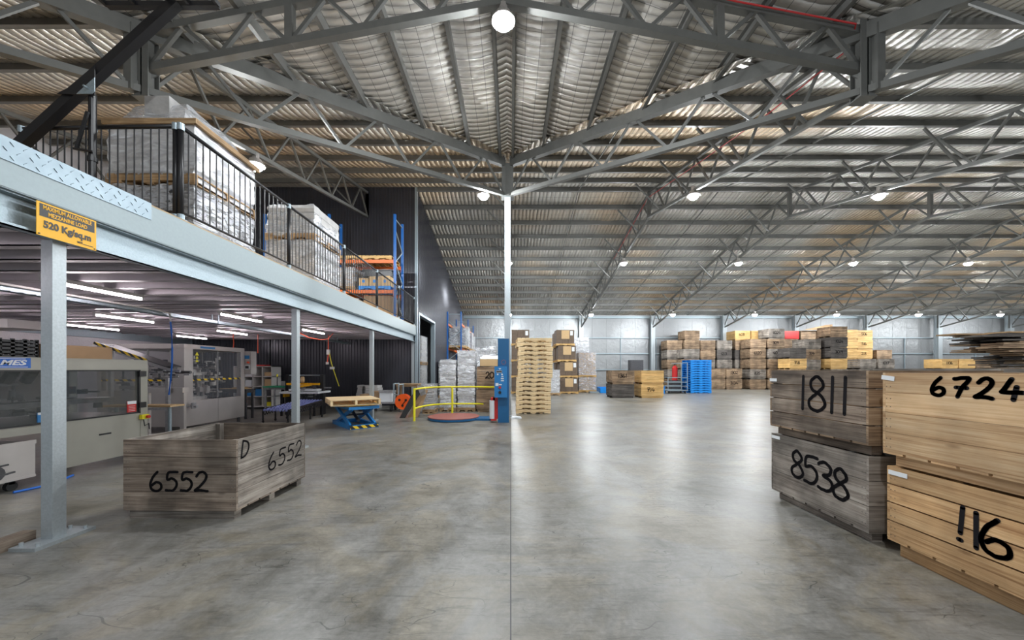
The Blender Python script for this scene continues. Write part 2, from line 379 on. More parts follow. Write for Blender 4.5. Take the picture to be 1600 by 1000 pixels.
def dup(root, loc=None, rz=None, label=None, group=None):
    r = root.copy(); COL.objects.link(r)
    if loc is not None: r.location = loc
    if rz is not None: r.rotation_euler = (0, 0, rz)
    if label: r['label'] = label
    if group: r['group'] = group
    def rec(a, b):
        for ch in list(a.children):
            c = ch.copy(); COL.objects.link(c); c.parent = b; rec(ch, c)
    rec(root, r); return r
ORD = ['first', 'second', 'third', 'fourth', 'fifth', 'sixth', 'seventh', 'eighth', 'ninth', 'tenth', 'eleventh', 'twelfth', 'thirteenth', 'fourteenth', 'fifteenth', 'sixteenth', 'seventeenth', 'eighteenth', 'nineteenth', 'twentieth']

def text_mesh(name, txt, size, loc, R, mat, parent, ext=.0, sx=1.0, bold=0, align='CENTER', shear=0):
    cu = bpy.data.curves.new(name, 'FONT'); cu.body = txt; cu.size = size; cu.align_x = align; cu.align_y = 'CENTER'
    cu.extrude = .0008+ext; cu.offset = bold; cu.resolution_u = 3; cu.shear = shear
    t = bpy.data.objects.new('tmp', cu); COL.objects.link(t); bpy.context.view_layer.update()
    me = bpy.data.meshes.new_from_object(t.evaluated_get(bpy.context.evaluated_depsgraph_get()))
    bpy.data.objects.remove(t); me.name = name; me.materials.clear(); me.materials.append(M[mat])
    me.transform(Matrix.Translation(loc) @ R.to_4x4() @ Matrix.Diagonal((sx, 1, 1, 1)))
    o = bpy.data.objects.new(name, me); COL.objects.link(o); o.parent = parent; return o
R_FRONT = Matrix(((1, 0, 0), (0, 0, -1), (0, 1, 0)))         # text faces -Y, reads +X
R_RIGHT = Matrix(((0, 0, 1), (1, 0, 0), (0, 1, 0)))          # faces +X, reads +Y
R_LEFT = Matrix(((0, 0, -1), (-1, 0, 0), (0, 1, 0)))         # faces -X, reads -Y

DIG = {
 '0': [[(.3, 0), (.08, .2), (0, .55), (.12, .88), (.35, 1), (.58, .85), (.66, .5), (.55, .15), (.3, 0)]],
 '1': [[(.2, 1), (.2, 0)]],
 '2': [[(.05, .78), (.2, .97), (.42, 1), (.58, .82), (.5, .55), (.25, .25), (0, .03), (.3, .06), (.68, 0)]],
 '3': [[(.05, .9), (.3, 1), (.55, .85), (.5, .62), (.25, .52), (.55, .42), (.62, .2), (.4, .02), (.05, .06)]],
 '4': [[(.28, 1), (.05, .45), (.05, .36), (.75, .36)], [(.5, .62), (.46, 0)]],
 '5': [[(.62, 1), (.15, .97), (.1, .6), (.35, .66), (.58, .5), (.6, .25), (.4, .03), (.05, .05)]],
 '6': [[(.35, 1), (.12, .72), (0, .35), (.1, .08), (.35, 0), (.58, .12), (.56, .36), (.32, .46), (.1, .3)]],
 '7': [[(0, .95), (.3, 1), (.65, .98), (.4, .5), (.25, 0)], [(.12, .5), (.6, .48)]],
 '8': [[(.5, .85), (.3, 1), (.1, .85), (.15, .62), (.45, .45), (.6, .2), (.4, 0), (.12, .05), (.05, .28), (.3, .5), (.52, .7), (.5, .85)]],
 '9': [[(.55, .75), (.35, .98), (.08, .85), (.08, .6), (.3, .5), (.55, .7), (.5, .3), (.4, 0)]],
 'D': [[(.1, 1), (.05, 0)], [(.1, 1), (.5, .85), (.6, .5), (.4, .12), (.05, 0)]],
 "'": [[(.1, 1), (.08, .75)]],
 '!': [[(.2, 1), (.14, .22)], [(.1, .02), (.16, .03)]],
}
def catmull(pts, n=5):
    if len(pts) < 3: return pts
    P = [pts[0]]+list(pts)+[pts[-1]]; out = []
    for i in range(1, len(P)-2):
        for k in range(n):
            t = k/n; q = []
            for a in (0, 1):
                p0, p1, p2, p3 = P[i-1][a], P[i][a], P[i+1][a], P[i+2][a]
                q.append(.5*(2*p1+(p2-p0)*t+(2*p0-5*p1+4*p2-p3)*t*t+(3*p1-p0-3*p2+p3)*t**3))
            out.append(tuple(q))
    out.append(pts[-1]); return out
def numerals(txt, o, u, v, h, adv, w, slant=.05, rise=0):
    mb = MB(); x = 0; o = Vector(o); u = Vector(u); v = Vector(v)
    for k, ch in enumerate(txt):
        for st in DIG[ch]:
            pts = [((x+px+py*slant)*h, py*h+rise*k*h+random.uniform(-.01, .01)*h) for px, py in catmull(st)]
            mb.stroke(pts, w, u, v, o)
        x += adv*(.62 if ch in "1'!" else 1)
    return mb
# ================================================================== SETTING
mb = MB(); mb.add([(XL, -3, 0), (XR, -3, 0), (XR, YB, 0), (XL, YB, 0)], [(0, 1, 2, 3)], 0, 1); struct('floor', mb, 'floor')
mb = MB(); mb.box(-.004, .004, -1, 29.9, 0, .0012, tone=1); struct('trim_1', mb, 'black')          # saw cut joint in the slab

def grid_surface(name, xs, ycol, zf, mat, n):
    """columns at xs, each with n+1 points in y given by ycol(x) -> (ya, yb)"""
    V = []; F = []
    for x in xs:
        ya, yb = ycol(x)
        for k in range(n+1):
            y = ya+(yb-ya)*k/n; V.append((x, y, zf(x, y)))
    for i in range(len(xs)-1):
        for k in range(n):
            a = i*(n+1)+k; F.append((a, a+1, a+n+2, a+n+1))
    me = bpy.data.meshes.new(name); me.from_pydata(V, [], F); me.materials.append(M[mat]); me.polygons.foreach_set('use_smooth', [True]*len(F))
    o = bpy.data.objects.new(name, me); COL.objects.link(o); o['kind'] = 'structure'; return o
def lin(a, b, n): return [a+(b-a)*k/n for k in range(n+1)]
def wob(x, y): return .035*noise.noise((x*1.3, y*1.3, 0))+.015*noise.noise((x*5, y*5, 3))
def z_main(x, y):
    f = abs(y-YR)/PS % 1.0
    return zm(y)+PD-.075*math.sin(math.pi*f)**.7+wob(x, y)*math.sin(math.pi*f)
def z_wing(x, y):
    f = abs(x-X0)/1.07 % 1.0
    return zw(x)+PD-.075*math.sin(math.pi*f)**.7+wob(x, y)*math.sin(math.pi*f)
grid_surface('ceiling', lin(XL, XR, 300), lambda x: (YR, YB+.1), z_main, 'roofx', 130)
grid_surface('ceiling', lin(XL, XR, 300), lambda x: (max(-1.5, yv(x)-.35), YR), z_main, 'roofx', 130)
grid_surface('ceiling', lin(X0-12.6, X0+12.6, 236), lambda x: (-3, max(-2.9, yv(x)+.35)), z_wing, 'roofy', 110)

# back wall, side walls
mb = MB()
for k in range(44):
    x = XM+k*1.18
    mb.box(x, x+1.17, YB, YB+.05, 0, 6.4, tone=1)
struct('wall_back', mb, 'wallfoil')
mb = MB(); mb.box(XL-.05, XL, -1.5, YB, 0, 9, tone=1); struct('wall_left', mb, 'leftfoil')
mb = MB(); mb.box(XR, XR+.05, -1.5, YB, 0, 9, tone=1); struct('wall_right', mb, 'wallfoil')
mb = MB()
for z in (1.46, 2.78, 4.08): mb.box(XM, XR, YB-.14, YB-.02, z-.035, z+.035)
mb.box(XM, XR, YB-.2, YB, 5.68, 5.85)
struct('trim_2', mb, 'galv')
mb = MB()
for x in [-.9+2.92*k+1.2 for k in range(16)]: mb.box(x-.02, x+.02, YB-.1, YB-.03, 0, 4.08)
struct('trim_3', mb, 'galv')

def corrugated(pts_fn, length, ztop_fn, z0, pitch=.19, depth=.03):
    """pts_fn(s, off) -> (x, y); trapezoidal vertical ribs"""
    mb = MB(); n = int(length/pitch); prof = [(0, 0), (.55, 0), (.64, 1), (.9, 1)]
    P = [((k+a)*length/n, b*depth) for k in range(n) for a, b in prof]+[(length, 0)]
    V = []
    for s, off in P:
        x, y = pts_fn(s, off); V += [(x, y, z0), (x, y, ztop_fn(x, y))]
    F = [(2*i, 2*i+2, 2*i+3, 2*i+1) for i in range(len(P)-1)]
    return mb.add(V, F, 0, 1)
struct('wall_front_office', corrugated(lambda s, o: (XL+s, YR-o), XM-XL, lambda x, y: zm(YR)+.25, 0, .12, .022), 'darkwall')
DY0, DY1, DZ = 15.45, 18.5, 3.8
struct('wall_side_office', corrugated(lambda s, o: (XM+o, DY1+s), YB-DY1, lambda x, y: zm(y)+.22, 0), 'darkwall')
struct('wall_side_office', corrugated(lambda s, o: (XM+o, DY0+s), DY1-DY0, lambda x, y: zm(y)+.22, DZ), 'darkwall')
struct('wall_side_office', corrugated(lambda s, o: (XM+o, YR+s), DY0-YR, lambda x, y: zm(y)+.22, 0), 'darkwall')
mb = MB(); mb.box(XM-.05, XM+.05, YR-.05, YR+.06, 0, 9.0); mb.box(XM-.16, XM+.05, DY0-.08, DY0, 0, DZ+.1); mb.box(XM-.16, XM+.05, DY1, DY1+.12, 0, DZ+.1); mb.box(XM-.16, XM+.05, DY0, DY1, DZ, DZ+.1)
struct('trim_4', mb, 'galv')
# the room seen through the opening
mb = MB(); mb.box(-10, -9.9, YR, 22, 0, 6); mb.box(-10, XM-.1, 21.9, 22, 0, 6); struct('wall_storeroom', mb, 'wallfoil')

# ------------------------------------------------------------------ columns
def i_column(name, x, y, z1, wd, dp, mat, label, group=None, z0=0):
    t = thing(name, label, 'column', group)
    mb = MB(); mb.box(x-wd/2, x+wd/2, y-dp/2, y-dp/2+.014, z0, z1); mb.box(x-wd/2, x+wd/2, y+dp/2-.014, y+dp/2, z0, z1); mb.box(x-.006, x+.006, y-dp/2, y+dp/2, z0, z1)
    mb.build('shaft', mat, t)
    m2 = MB(); m2.box(x-wd/2-.06, x+wd/2+.06, y-dp/2-.06, y+dp/2+.06, z0, z0+.02)
    for sx in (-1, 1):
        for sy in (-1, 1): m2.cyl((x+sx*(wd/2+.03), y+sy*(dp/2+.03), z0), (x+sx*(wd/2+.03), y+sy*(dp/2+.03), z0+.05), .012, 8)
    m2.build('base_plate', mat, t)
    return rebase(t)
t = thing('steel_column', 'tall square galvanised column beside the blue pallet wrapper', 'column')
mb = MB(); mb.box(X0-.095, X0+.095, YC-.095, YC+.095, .02, 7.05); mb.build('shaft', 'galv_col', t)
mb = MB(); mb.box(X0-.16, X0+.16, YC-.13, YC+.13, 0, .02); mb.build('base_plate', 'galv_col', t)
mb = MB(); mb.box(X0-.14, X0+.14, YC-.13, YC+.13, 7.05, 8.05); mb.box(X0-.2, X0+.2, YC-.18, YC+.18, 7.0, 7.05); mb.build('head', 'steel', t)
rebase(t)
XT = lambda n: X0+5.81*n
for n in range(0, 9):
    i_column('wall_column', XT(n), YB-.42, zm(YB-.42)-.05, .32, .36, 'galv_col',
             'galvanised I-section column against the back wall, %s from the dark office wall' % ORD[n], 'columns along the back wall')

# ------------------------------------------------------------------ trusses
def truss(label, pts, cw=.1, ww=.065, posts=(), flip=False, braces=None, group=None, name='roof_truss', bigtop=None):
    """pts: list of (x, y, ztop, zbot) panel points, webs run bottom-i to top-between"""
    t = thing(name, label, 'truss', group)
    mt = MB(); mbm = MB()
    for a, b in zip(pts[:-1], pts[1:]):
        mt.bar((a[0], a[1], a[2]), (b[0], b[1], b[2]), bigtop[0] if bigtop else cw, bigtop[1] if bigtop else cw)
        mbm.bar((a[0], a[1], a[3]), (b[0], b[1], b[3]), cw, cw)
    mt.build('top_chord', 'steel', t); mbm.build('bottom_chord', 'steel', t)
    for i, (a, b) in enumerate(zip(pts[:-1], pts[1:])):
        k = i % 2
        p = (a[0], a[1], a[3]) if k == 0 else (a[0], a[1], a[2]); q = (b[0], b[1], b[2]) if k == 0 else (b[0], b[1], b[3])
        w_ = MB(); w_.bar(p, q, ww, ww); w_.build('web_member', 'steel', t)
    for i in posts:
        a = pts[i]; w_ = MB(); w_.box(a[0]-.06, a[0]+.06, a[1]-.06, a[1]+.06, a[3]-.05, a[2]+.05); w_.build('web_post', 'steel', t)
    for (p, q) in (braces or []):
        w_ = MB(); w_.bar(p, q, .05, .05); w_.build('fly_brace', 'steel', t)
    return rebase(t)
def main_truss(n, ya, yb, label):
    ys = []; n1 = max(1, round((YR-ya)/.74)); n1 += n1 % 2; n2 = max(2, round((yb-YR)/.74)) if yb > YR+.5 else 0; n2 += n2 % 2
    if ya < YR: ys += [ya+(YR-ya)*k/n1 for k in range(n1+1)]
    if n2: ys += [YR+(yb-YR)*k/n2 for k in range(1 if ys else 0, n2+1)]
    pts = [(XT(n), y, zm(y)-.05, zm(y)-1.02) for y in ys]
    br = []
    for k in range(1, 14, 2):
        for sgn in (1, -1):
            y = YR+sgn*(k*PS)
            if ya < y < yb-.3: br.append(((XT(n)-.95, y, zm(y)-.02), (XT(n)-.02, y, zm(y)-.98)))
    ridge = [i for i, y in enumerate(ys) if abs(y-YR) < .01]
    return truss(label, pts, .09, .048, ridge+[0, len(pts)-1], braces=br, group='main roof trusses')
YE = YB-.45
main_truss(0, YC+.15, YE, 'roof truss running back from the head of the tall centre column')
main_truss(1, 5.93, YE, 'first main roof truss right of the centre column, above the carton stacks')
main_truss(2, .12, YE, 'second main roof truss right of the centre column')
for n in range(3, 9): main_truss(n, -1.3, YE, '%s main roof truss right of the centre column, over the bin stacks' % ORD[n-1])
main_truss(-1, 5.93, YR-.1, 'roof truss above the mezzanine ending at the charcoal wall')
main_truss(-2, .12, YR-.1, 'roof truss furthest left above the mezzanine')
for sgn, nm in ((1, 'right'), (-1, 'left')):
    N = 22; L = 12.9
    pts = []
    for k in range(N+1):
        d = .12+(L-.12)*k/N; pts.append((X0+sgn*d, YC-d, zm(YC)-S*d-.06, zm(YC)-S*d-1.07+.012*d))
    truss('heavy valley truss running diagonally from the centre column to the %s' % nm, pts, .11, .05, (0, 10), name='valley_truss', bigtop=(.15, .25))
YT = 5.93; HX = 5.81; N = 20
pts = [(X0-HX+2*HX*k/N, YT, 0, 0) for k in range(N+1)]
pts = [(x, y, 8.13-.2*abs(x-X0), 7.46-.19*abs(x-X0)) for x, y, _, _ in pts]
t = truss('cross truss spanning the gable roof overhead with the brightest lamp at its apex', pts, .115, .055, (4, 16), name='cross_truss')
for sgn, nm in ((1, 'right'), (-1, 'left')):
    x = X0+sgn*(HX+.0)
    mb = MB(); mb.box(x-.11, x+.11, YT-.10, YT-.085, 5.88, 7.1); mb.box(x-.11, x+.11, YT+.085, YT+.10, 5.88, 7.1); mb.box(x-.01, x+.01, YT-.1, YT+.1, 5.88, 7.1)
    mb.box(x-.13, x+.13, YT-.12, YT+.12, 5.86, 5.88)
    single('node_post', mb, 'steel', 'stubby steel post joining cross truss and %s valley truss' % nm, 'post')

# ------------------------------------------------------------------ purlins
def c_section(mb, a, b, up=(0, 0, 1)):
    a = Vector(a); b = Vector(b); d = (b-a).normalized(); sx = d.cross(Vector(up)).normalized(); u = sx.cross(d)
    c = a+u*(PD/2); e = b+u*(PD/2)
    mb.bar(c, e, .012, PD); mb.bar(a+u*.006+sx*.035, b+u*.006+sx*.035, .07, .012); mb.bar(a+u*(PD-.01)+sx*.035, b+u*(PD-.01)+sx*.035, .07, .012)
for k in range(0, 13):
    y = YR+k*PS
    mb = MB(); c_section(mb, (XM if k else XM, y, zm(y)), (XR, y, zm(y)))
    single('roof_purlin', mb, 'purlin', ('ridge purlin running along the crest of the main roof' if k == 0 else '%s purlin behind the ridge, running left to right on the far roof slope' % ORD[k-1]), 'purlin', 'purlins of the far roof slope')
for k in range(1, 14):
    y = YR-k*PS
    for sgn, nm in ((1, 'right'), (-1, 'left')):
        if y > YC: xa, xb = (X0, XR) if sgn > 0 else (XL, X0)
        else: xa, xb = (X0+(YC-y), XR) if sgn > 0 else (XL, X0-(YC-y))
        if xb-xa < .5: continue
        mb = MB(); c_section(mb, (xa, y, zm(y)), (xb, y, zm(y)))
        single('roof_purlin', mb, 'purlin', '%s purlin in front of the ridge on the near roof slope, %s of the column' % (ORD[k-1], nm), 'purlin', 'purlins of the near roof slope')
for sgn, nm in ((1, 'right'), (-1, 'left')):
    for k in range(0, 11):
        d = .2 if k == 0 else 1.07*k
        x = X0+sgn*d
        mb = MB(); c_section(mb, (x, yv(x), zw(x)), (x, -2.6, zw(x)))
        single('gable_purlin', mb, 'purlin', '%s purlin %s of the gable ridge, running towards the camera' % (ORD[k], nm), 'purlin', 'purlins of the near gable roof')
# rods between purlins (bridging) on the far slope
for n in range(0, 8):
    mb = MB(); x = XT(n)+2.9
    mb.bar((x, YR, zm(YR)+.05), (x, YB-.3, zm(YB-.3)+.05), .025, .04); mb.bar((x, YR, zm(YR)+.05), (x, -1.3 if x > 14 else yv(x)+.1, zm(-1.3 if x > 14 else yv(x)+.1)+.05), .025, .04)
    single('bridging_rod', mb, 'steel', 'thin bridging rod crossing the purlins in roof bay %s from the column' % ORD[n], 'rod', 'purlin bridging')
mb = MB(); mb.tube([(2.2, YT-.12, 8.15-.2*2.3), (3.6, YT-.12, 8.10-.2*3.7), (5.5, YT-.12, 7.0), (5.7, YT+.2, 6.9), (5.66, 8, zm(8)-.3), (5.66, 11, zm(11)-.3), (5.66, YR, zm(YR)-.25), (5.66, 20, zm(20)-.3)], .013, 6)
single('red_conduit', mb, 'red', 'red conduit fixed along the first truss right of column', 'pipe')

# ------------------------------------------------------------------ high bay lights
def highbay(x, y, z, ztop, label, big=1.0):
    t = thing('high_bay_light', label, 'lamp', 'high bay lights under the roof')
    mb = MB(); mb.cyl((x, y, z+.05), (x, y, z+.16), .17*big, 16, r2=.12*big); mb.cyl((x, y, z+.16), (x, y, z+.3), .07, 10); mb.cyl((x, y, z+.02), (x, y, z+.05), .19*big, 20); mb.build('housing', 'stainless', t)
    ml = MB(); n = 14; r = .145*big; V = [(x, y, z-r*.75)]; F = []
    for i in range(1, 4):
        a = i*math.pi/6
        for k in range(n): V.append((x+r*math.sin(a)*math.cos(2*math.pi*k/n), y+r*math.sin(a)*math.sin(2*math.pi*k/n), z+.02-r*.75*math.cos(a)-.02*(3-i)/3))
    for k in range(n): F.append((0, 1+(k+1) % n, 1+k))
    for i in range(2):
        for k in range(n): a = 1+i*n; F.append((a+k, a+(k+1) % n, a+n+(k+1) % n, a+n+k))
    ml.add(V, F, 0, 1); ml.build('lens', 'lens', t, True)
    mc = MB(); mc.cyl((x, y, z+.3), (x, y, ztop), .01, 6); mc.build('hanger', 'black', t)
    return rebase(t)
highbay(X0-.02, YT, 7.13, 7.42, 'brightest high bay light, hanging from the cross truss apex overhead')
highbay(XT(-1), 8.46, 6.2, zm(8.46)-1.0, 'high bay light above the wrapped pallets on the mezzanine')
rows = [(11.4, 6.9, 'nearest'), (18.45, 6.84, 'middle'), (25.9, 5.36, 'furthest')]
for y, z, nm in rows:
    for n in range(0, 8):
        if y < 12 and n > 4: continue
        x = XT(n) if not (y < 12 and n == 0) else -.85
        highbay(x, y, z, zm(y)-.98, 'high bay light in the %s row, %s' % (nm, 'beside the centre column' if n == 0 else '%s to the right of the column' % ORD[n-1]))

highbay(XT(2), 4.3, 5.6, zm(4.3)-.98, 'high bay light right of the frame over the near bins')
highbay(X0, -.6, 7.1, 7.9, 'added unseen high bay fill light on the gable ridge behind the camera')  # unseen lamp, added to brighten the foreground bins
highbay(XT(3), 4.3, 5.6, zm(4.3)-.98, 'high bay light furthest right of the near row, out of frame')
# ================================================================== MEZZANINE
mz = thing('mezzanine_platform', 'galvanised steel mezzanine floor on square posts at left', 'platform')
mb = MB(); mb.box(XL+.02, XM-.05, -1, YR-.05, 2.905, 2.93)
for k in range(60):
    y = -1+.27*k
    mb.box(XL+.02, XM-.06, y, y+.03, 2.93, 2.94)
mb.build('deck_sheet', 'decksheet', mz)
mb = MB(); mb.box(XL+.02, XM-.0, -1, YR-.05, 3.262, 3.285); mb.build('floor_board', 'ply', mz)
mb = MB(); mb.box(XM, XM+.012, -1, YR-.04, 2.9, 3.265); mb.box(XM-.06, XM+.012, -1, YR-.04, 2.895, 2.905); mb.build('fascia_panel', 'fascia', mz)
mb = MB(); mb.box(XM-.10, XM-.09, -1, YR-.05, 2.62, 2.895); mb.box(XM-.10, XM-.02, -1, YR-.05, 2.62, 2.632); mb.box(XM-.10, XM-.02, -1, YR-.05, 2.883, 2.895); mb.box(XM-.03, XM-.02, -1, YR-.05, 2.62, 2.65); mb.build('edge_beam', 'galv', mz)
mb = MB(); mb.box(XL+.02, XL+.1, -1, YR-.05, 2.5, 2.9); mb.build('wall_beam', 'galv', mz)
for k in range(34):
    y = -.6+.46*k; mb = MB(); mb.box(XL+.1, XM-.11, y, y+.012, 2.70, 2.905); mb.box(XL+.1, XM-.11, y, y+.10, 2.70, 2.712); mb.build('floor_joist', 'deck', mz)
for y in (3.21, 6.82, 10.55, 15.0):
    mb = MB(); x = XM-.12; mb.box(x-.05, x+.05, y-.05, y+.05, .03, 2.62); p = mb.build('post', 'galv_col', mz)
    mb = MB(); mb.box(x-.10, x+.12, y-.22, y+.22, 0, .03)
    for a, b in ((-.06, -.17), (.08, -.17), (-.06, .17), (.08, .17)): mb.cyl((x+a, y+b, .03), (x+a, y+b, .055), .014, 8)
    mb.build('base_plate', 'galv_col', p)
mb = MB(); mb.box(XM+.013, XM+.02, -.8, 3.94, 3.11, 3.29)
for i in range(60):
    for j in range(3):
        y = -.75+i*.078+(j % 2)*.039; z = 3.14+j*.055
        if y < 3.9: mb.bar((XM+.021, y-.012, z-.012*(1 if (i+j) % 2 else -1)), (XM+.021, y+.012, z+.012*(1 if (i+j) % 2 else -1)), .005, .009, 0, (1, 0, 0))
mb.build('checker_plate', 'checker', mz)
rebase(mz)
# load sign
t = thing('load_sign', 'yellow and black mezzanine load limit sign on the edge beam', 'sign')
sx = XM+.016
mb = MB(); mb.box(sx, sx+.004, 2.985, 3.415, 2.607, 2.885); mb.build('sign_plate', 'amber', t)
mb = MB(); mb.box(sx+.004, sx+.005, 3.003, 3.40, 2.768, 2.872); mb.build('sign_header', 'black', t)
text_mesh('lettering', 'MAXIMUM ALLOWABLE', .047, (sx+.006, 3.2, 2.845), R_RIGHT, 'amber', t, bold=.001, sx=.70)
text_mesh('lettering', 'MEZZANINE LOAD', .047, (sx+.006, 3.2, 2.795), R_RIGHT, 'amber', t, bold=.001, sx=.70)
text_mesh('lettering', '520 Kg/sq.m', .080, (sx+.006, 3.2, 2.705), R_RIGHT, 'black', t, bold=.0032, sx=.86)
text_mesh('lettering', 'MTI', .024, (sx+.006, 3.285, 2.64), R_RIGHT, 'black', t, bold=.001)
mb = MB(); mb.box(sx+.004, sx+.006, 3.31, 3.39, 2.632, 2.637); mb.build('maker_line', 'black', t)
for a, b in ((3.0, 2.62), (3.4, 2.62)): mb = MB(); mb.cyl((sx+.003, a, b), (sx+.008, a, b), .006, 8); mb.build('screw', 'black', t)
rebase(t)

# railings
def railing(name, label, pts, nper, z0=3.285, skip=()):
    t = thing(name, label, 'railing')
    zt, zb = 4.43, 3.40
    for i, p in enumerate(pts):
        mb = MB(); mb.cyl((*p, z0), (*p, zt), .03, 12); o = mb.build('post', 'black', t, True)
        mb = MB(); mb.cyl((*p, z0), (*p, z0+.012), .07, 14); mb.cyl((*p, z0), (*p, z0+.08), .038, 12); mb.build('post_socket', 'galv', o)
        mb = MB(); mb.cyl((*p, zt-.05), (*p, zt+.03), .038, 12); mb.build('rail_fitting', 'galv', o)
    for a, b in zip(pts[:-1], pts[1:]):
        a = Vector(a); b = Vector(b)
        mb = MB(); mb.cyl((*a, zt), (*b, zt), .024, 12); mb.build('top_rail', 'black', t, True)
        mb = MB(); mb.cyl((*a, zb), (*b, zb), .016, 8); mb.build('bottom_rail', 'black', t)
        n = nper
        for k in range(1, n):
            q = a+(b-a)*k/n; mb = MB(); mb.cyl((*q, zb), (*q, zt), .008, 6, cap=False); mb.build('baluster', 'black', t)
    return rebase(t)
XRL = XM-.08
railing('mezzanine_railing', 'long black tube railing along the mezzanine edge', [(XRL, y) for y in (4.4, 6.54, 8.7, 10.85, 12.95, 14.98)], 20)
railing('return_railing', 'short black railing across the mezzanine beside pallet gate', [(XRL-.06, 4.4), (-5.06, 4.42), (-5.96, 4.45)], 10)
# rollover pallet gate
t = thing('pallet_safety_gate', 'black tipping pallet gate raised over the mezzanine edge', 'gate')
GY = 4.33
mb = MB(); mb.bar((-6.05, GY, 4.06), (-4.08, GY, 5.86), .09, .10); mb.build('swing_arm', 'black', t)
mb = MB(); mb.bar((-6.05, GY-2.1, 4.06), (-4.08, GY-2.1, 5.86), .09, .10); mb.build('swing_arm', 'black', t)
mb = MB(); y0, y1, zf = GY-2.15, GY+.04, 5.86
mb.bar((-4.95, y1, zf), (-3.62, y1, zf), .06, .06); mb.bar((-4.95, y0, zf), (-3.62, y0, zf), .06, .06)
for x in (-4.95, -4.6, -4.15, -3.95, -3.62): mb.bar((x, y0, zf), (x, y1, zf), .035, .05)
mb.bar((-3.66, y0, zf+.14), (-3.66, y1, zf+.14), .03, .03)
mb.build('gate_frame', 'black', t)
mb = MB(); yy = GY-.06
mb.prism([(-5.42, yy, 4.72), (-4.98, yy, 4.70), (-4.98, yy, 5.05), (-5.3, yy, 4.78)], (0, -.012, 0)); mb.build('pivot_bracket', 'black', t)
mb = MB(); mb.prism([(-5.18, yy-.013, 4.71), (-5.0, yy-.013, 4.71), (-4.97, yy-.013, 4.74), (-4.97, yy-.013, 4.9)], (0, -.008, 0)); mb.cyl((-5.04, yy-.02, 4.77), (-5.04, yy-.07, 4.77), .012, 8); mb.build('pivot_plate', 'galv', t)
mb = MB(); mb.cyl((-5.06, GY-.02, 3.285), (-5.06, GY-.02, 4.75), .036, 12); mb.cyl((-5.06, GY-.02, 3.95), (-5.06, GY-.02, 4.0), .045, 12, 0); mb.build('pivot_post', 'black', t)
mb = MB(); mb.bar((-5.05, GY-.08, 4.5), (-5.16, GY-.1, 4.05), .02, .03); mb.cyl((-5.17, GY-.12, 4.05), (-5.02, GY-.06, 4.05), .014, 8); mb.build('latch_handle', 'black', t)
rebase(t); t.location.x += .12
# ------------------------------------------------------------------ wrapped pallets
def pallet_mb(w, d, h=.145, mi=0, x0=0, y0=0, z0=0, nd=8):
    mb = MB(); t = .018
    for k in range(3):
        y = y0+k*(d-.05)/2
        # stringer along x with two notches
        H = h-2*t; n1, n2, n3, n4 = .18*w, .42*w, .58*w, .82*w
        prof = [(0, 0), (n1, 0), (n1, .032), (n2, .032), (n2, 0), (n3, 0), (n3, .032), (n4, .032), (n4, 0), (w, 0), (w, H), (0, H)]
        mb.prism([(x0+a, y, z0+t+b) for a, b in prof], (0, .05, 0), mi)
    bw = (w-.0)/(nd*1.22)
    for k in range(nd):
        x = x0+k*(w-bw)/(nd-1); mb.box(x, x+bw, y0, y0+d, z0+h-t, z0+h, mi)
    for k in (0, .25, .5, .75, 1):
        x = x0+k*(w-.09); mb.box(x, x+.09, y0, y0+d, z0, z0+t, mi)
    return mb
def wrap_mb(x0, x1, y0, y1, z0, z1, amp=.035, step=.07, taper=0, top=True, seed=0):
    nx = max(2, int((x1-x0)/step)); ny = max(2, int((y1-y0)/step)); nz_ = max(2, int((z1-z0)/step))
    cx, cy = (x0+x1)/2, (y0+y1)/2
    def P(x, y, z):
        f = (z-z0)/(z1-z0); s_ = 1-taper*f*f
        q = Vector((cx+(x-cx)*s_, cy+(y-cy)*s_, z)); nn = noise.noise_vector((q.x*3+seed, q.y*3, q.z*7))+.6*noise.noise_vector((q.x*9+seed, q.y*9, q.z*16))
        q += Vector((nn.x, nn.y, nn.z*.6))*amp; return q
    mb = MB()
    def face(fn, a, b):
        V = [fn(i/a, j/b) for i in range(a+1) for j in range(b+1)]
        mb.add(V, [(i*(b+1)+j, (i+1)*(b+1)+j, (i+1)*(b+1)+j+1, i*(b+1)+j+1) for i in range(a) for j in range(b)], 0, 1)
    L = lambda a, b, f: a+(b-a)*f
    face(lambda u, v: P(L(x0, x1, u), y0, L(z0, z1, v)), nx, nz_); face(lambda u, v: P(L(x1, x0, u), y1, L(z0, z1, v)), nx, nz_)
    face(lambda u, v: P(x0, L(y1, y0, u), L(z0, z1, v)), ny, nz_); face(lambda u, v: P(x1, L(y0, y1, u), L(z0, z1, v)), ny, nz_)
    if top: face(lambda u, v: P(L(x0, x1, u), L(y0, y1, v), z1), nx, ny)
    return mb
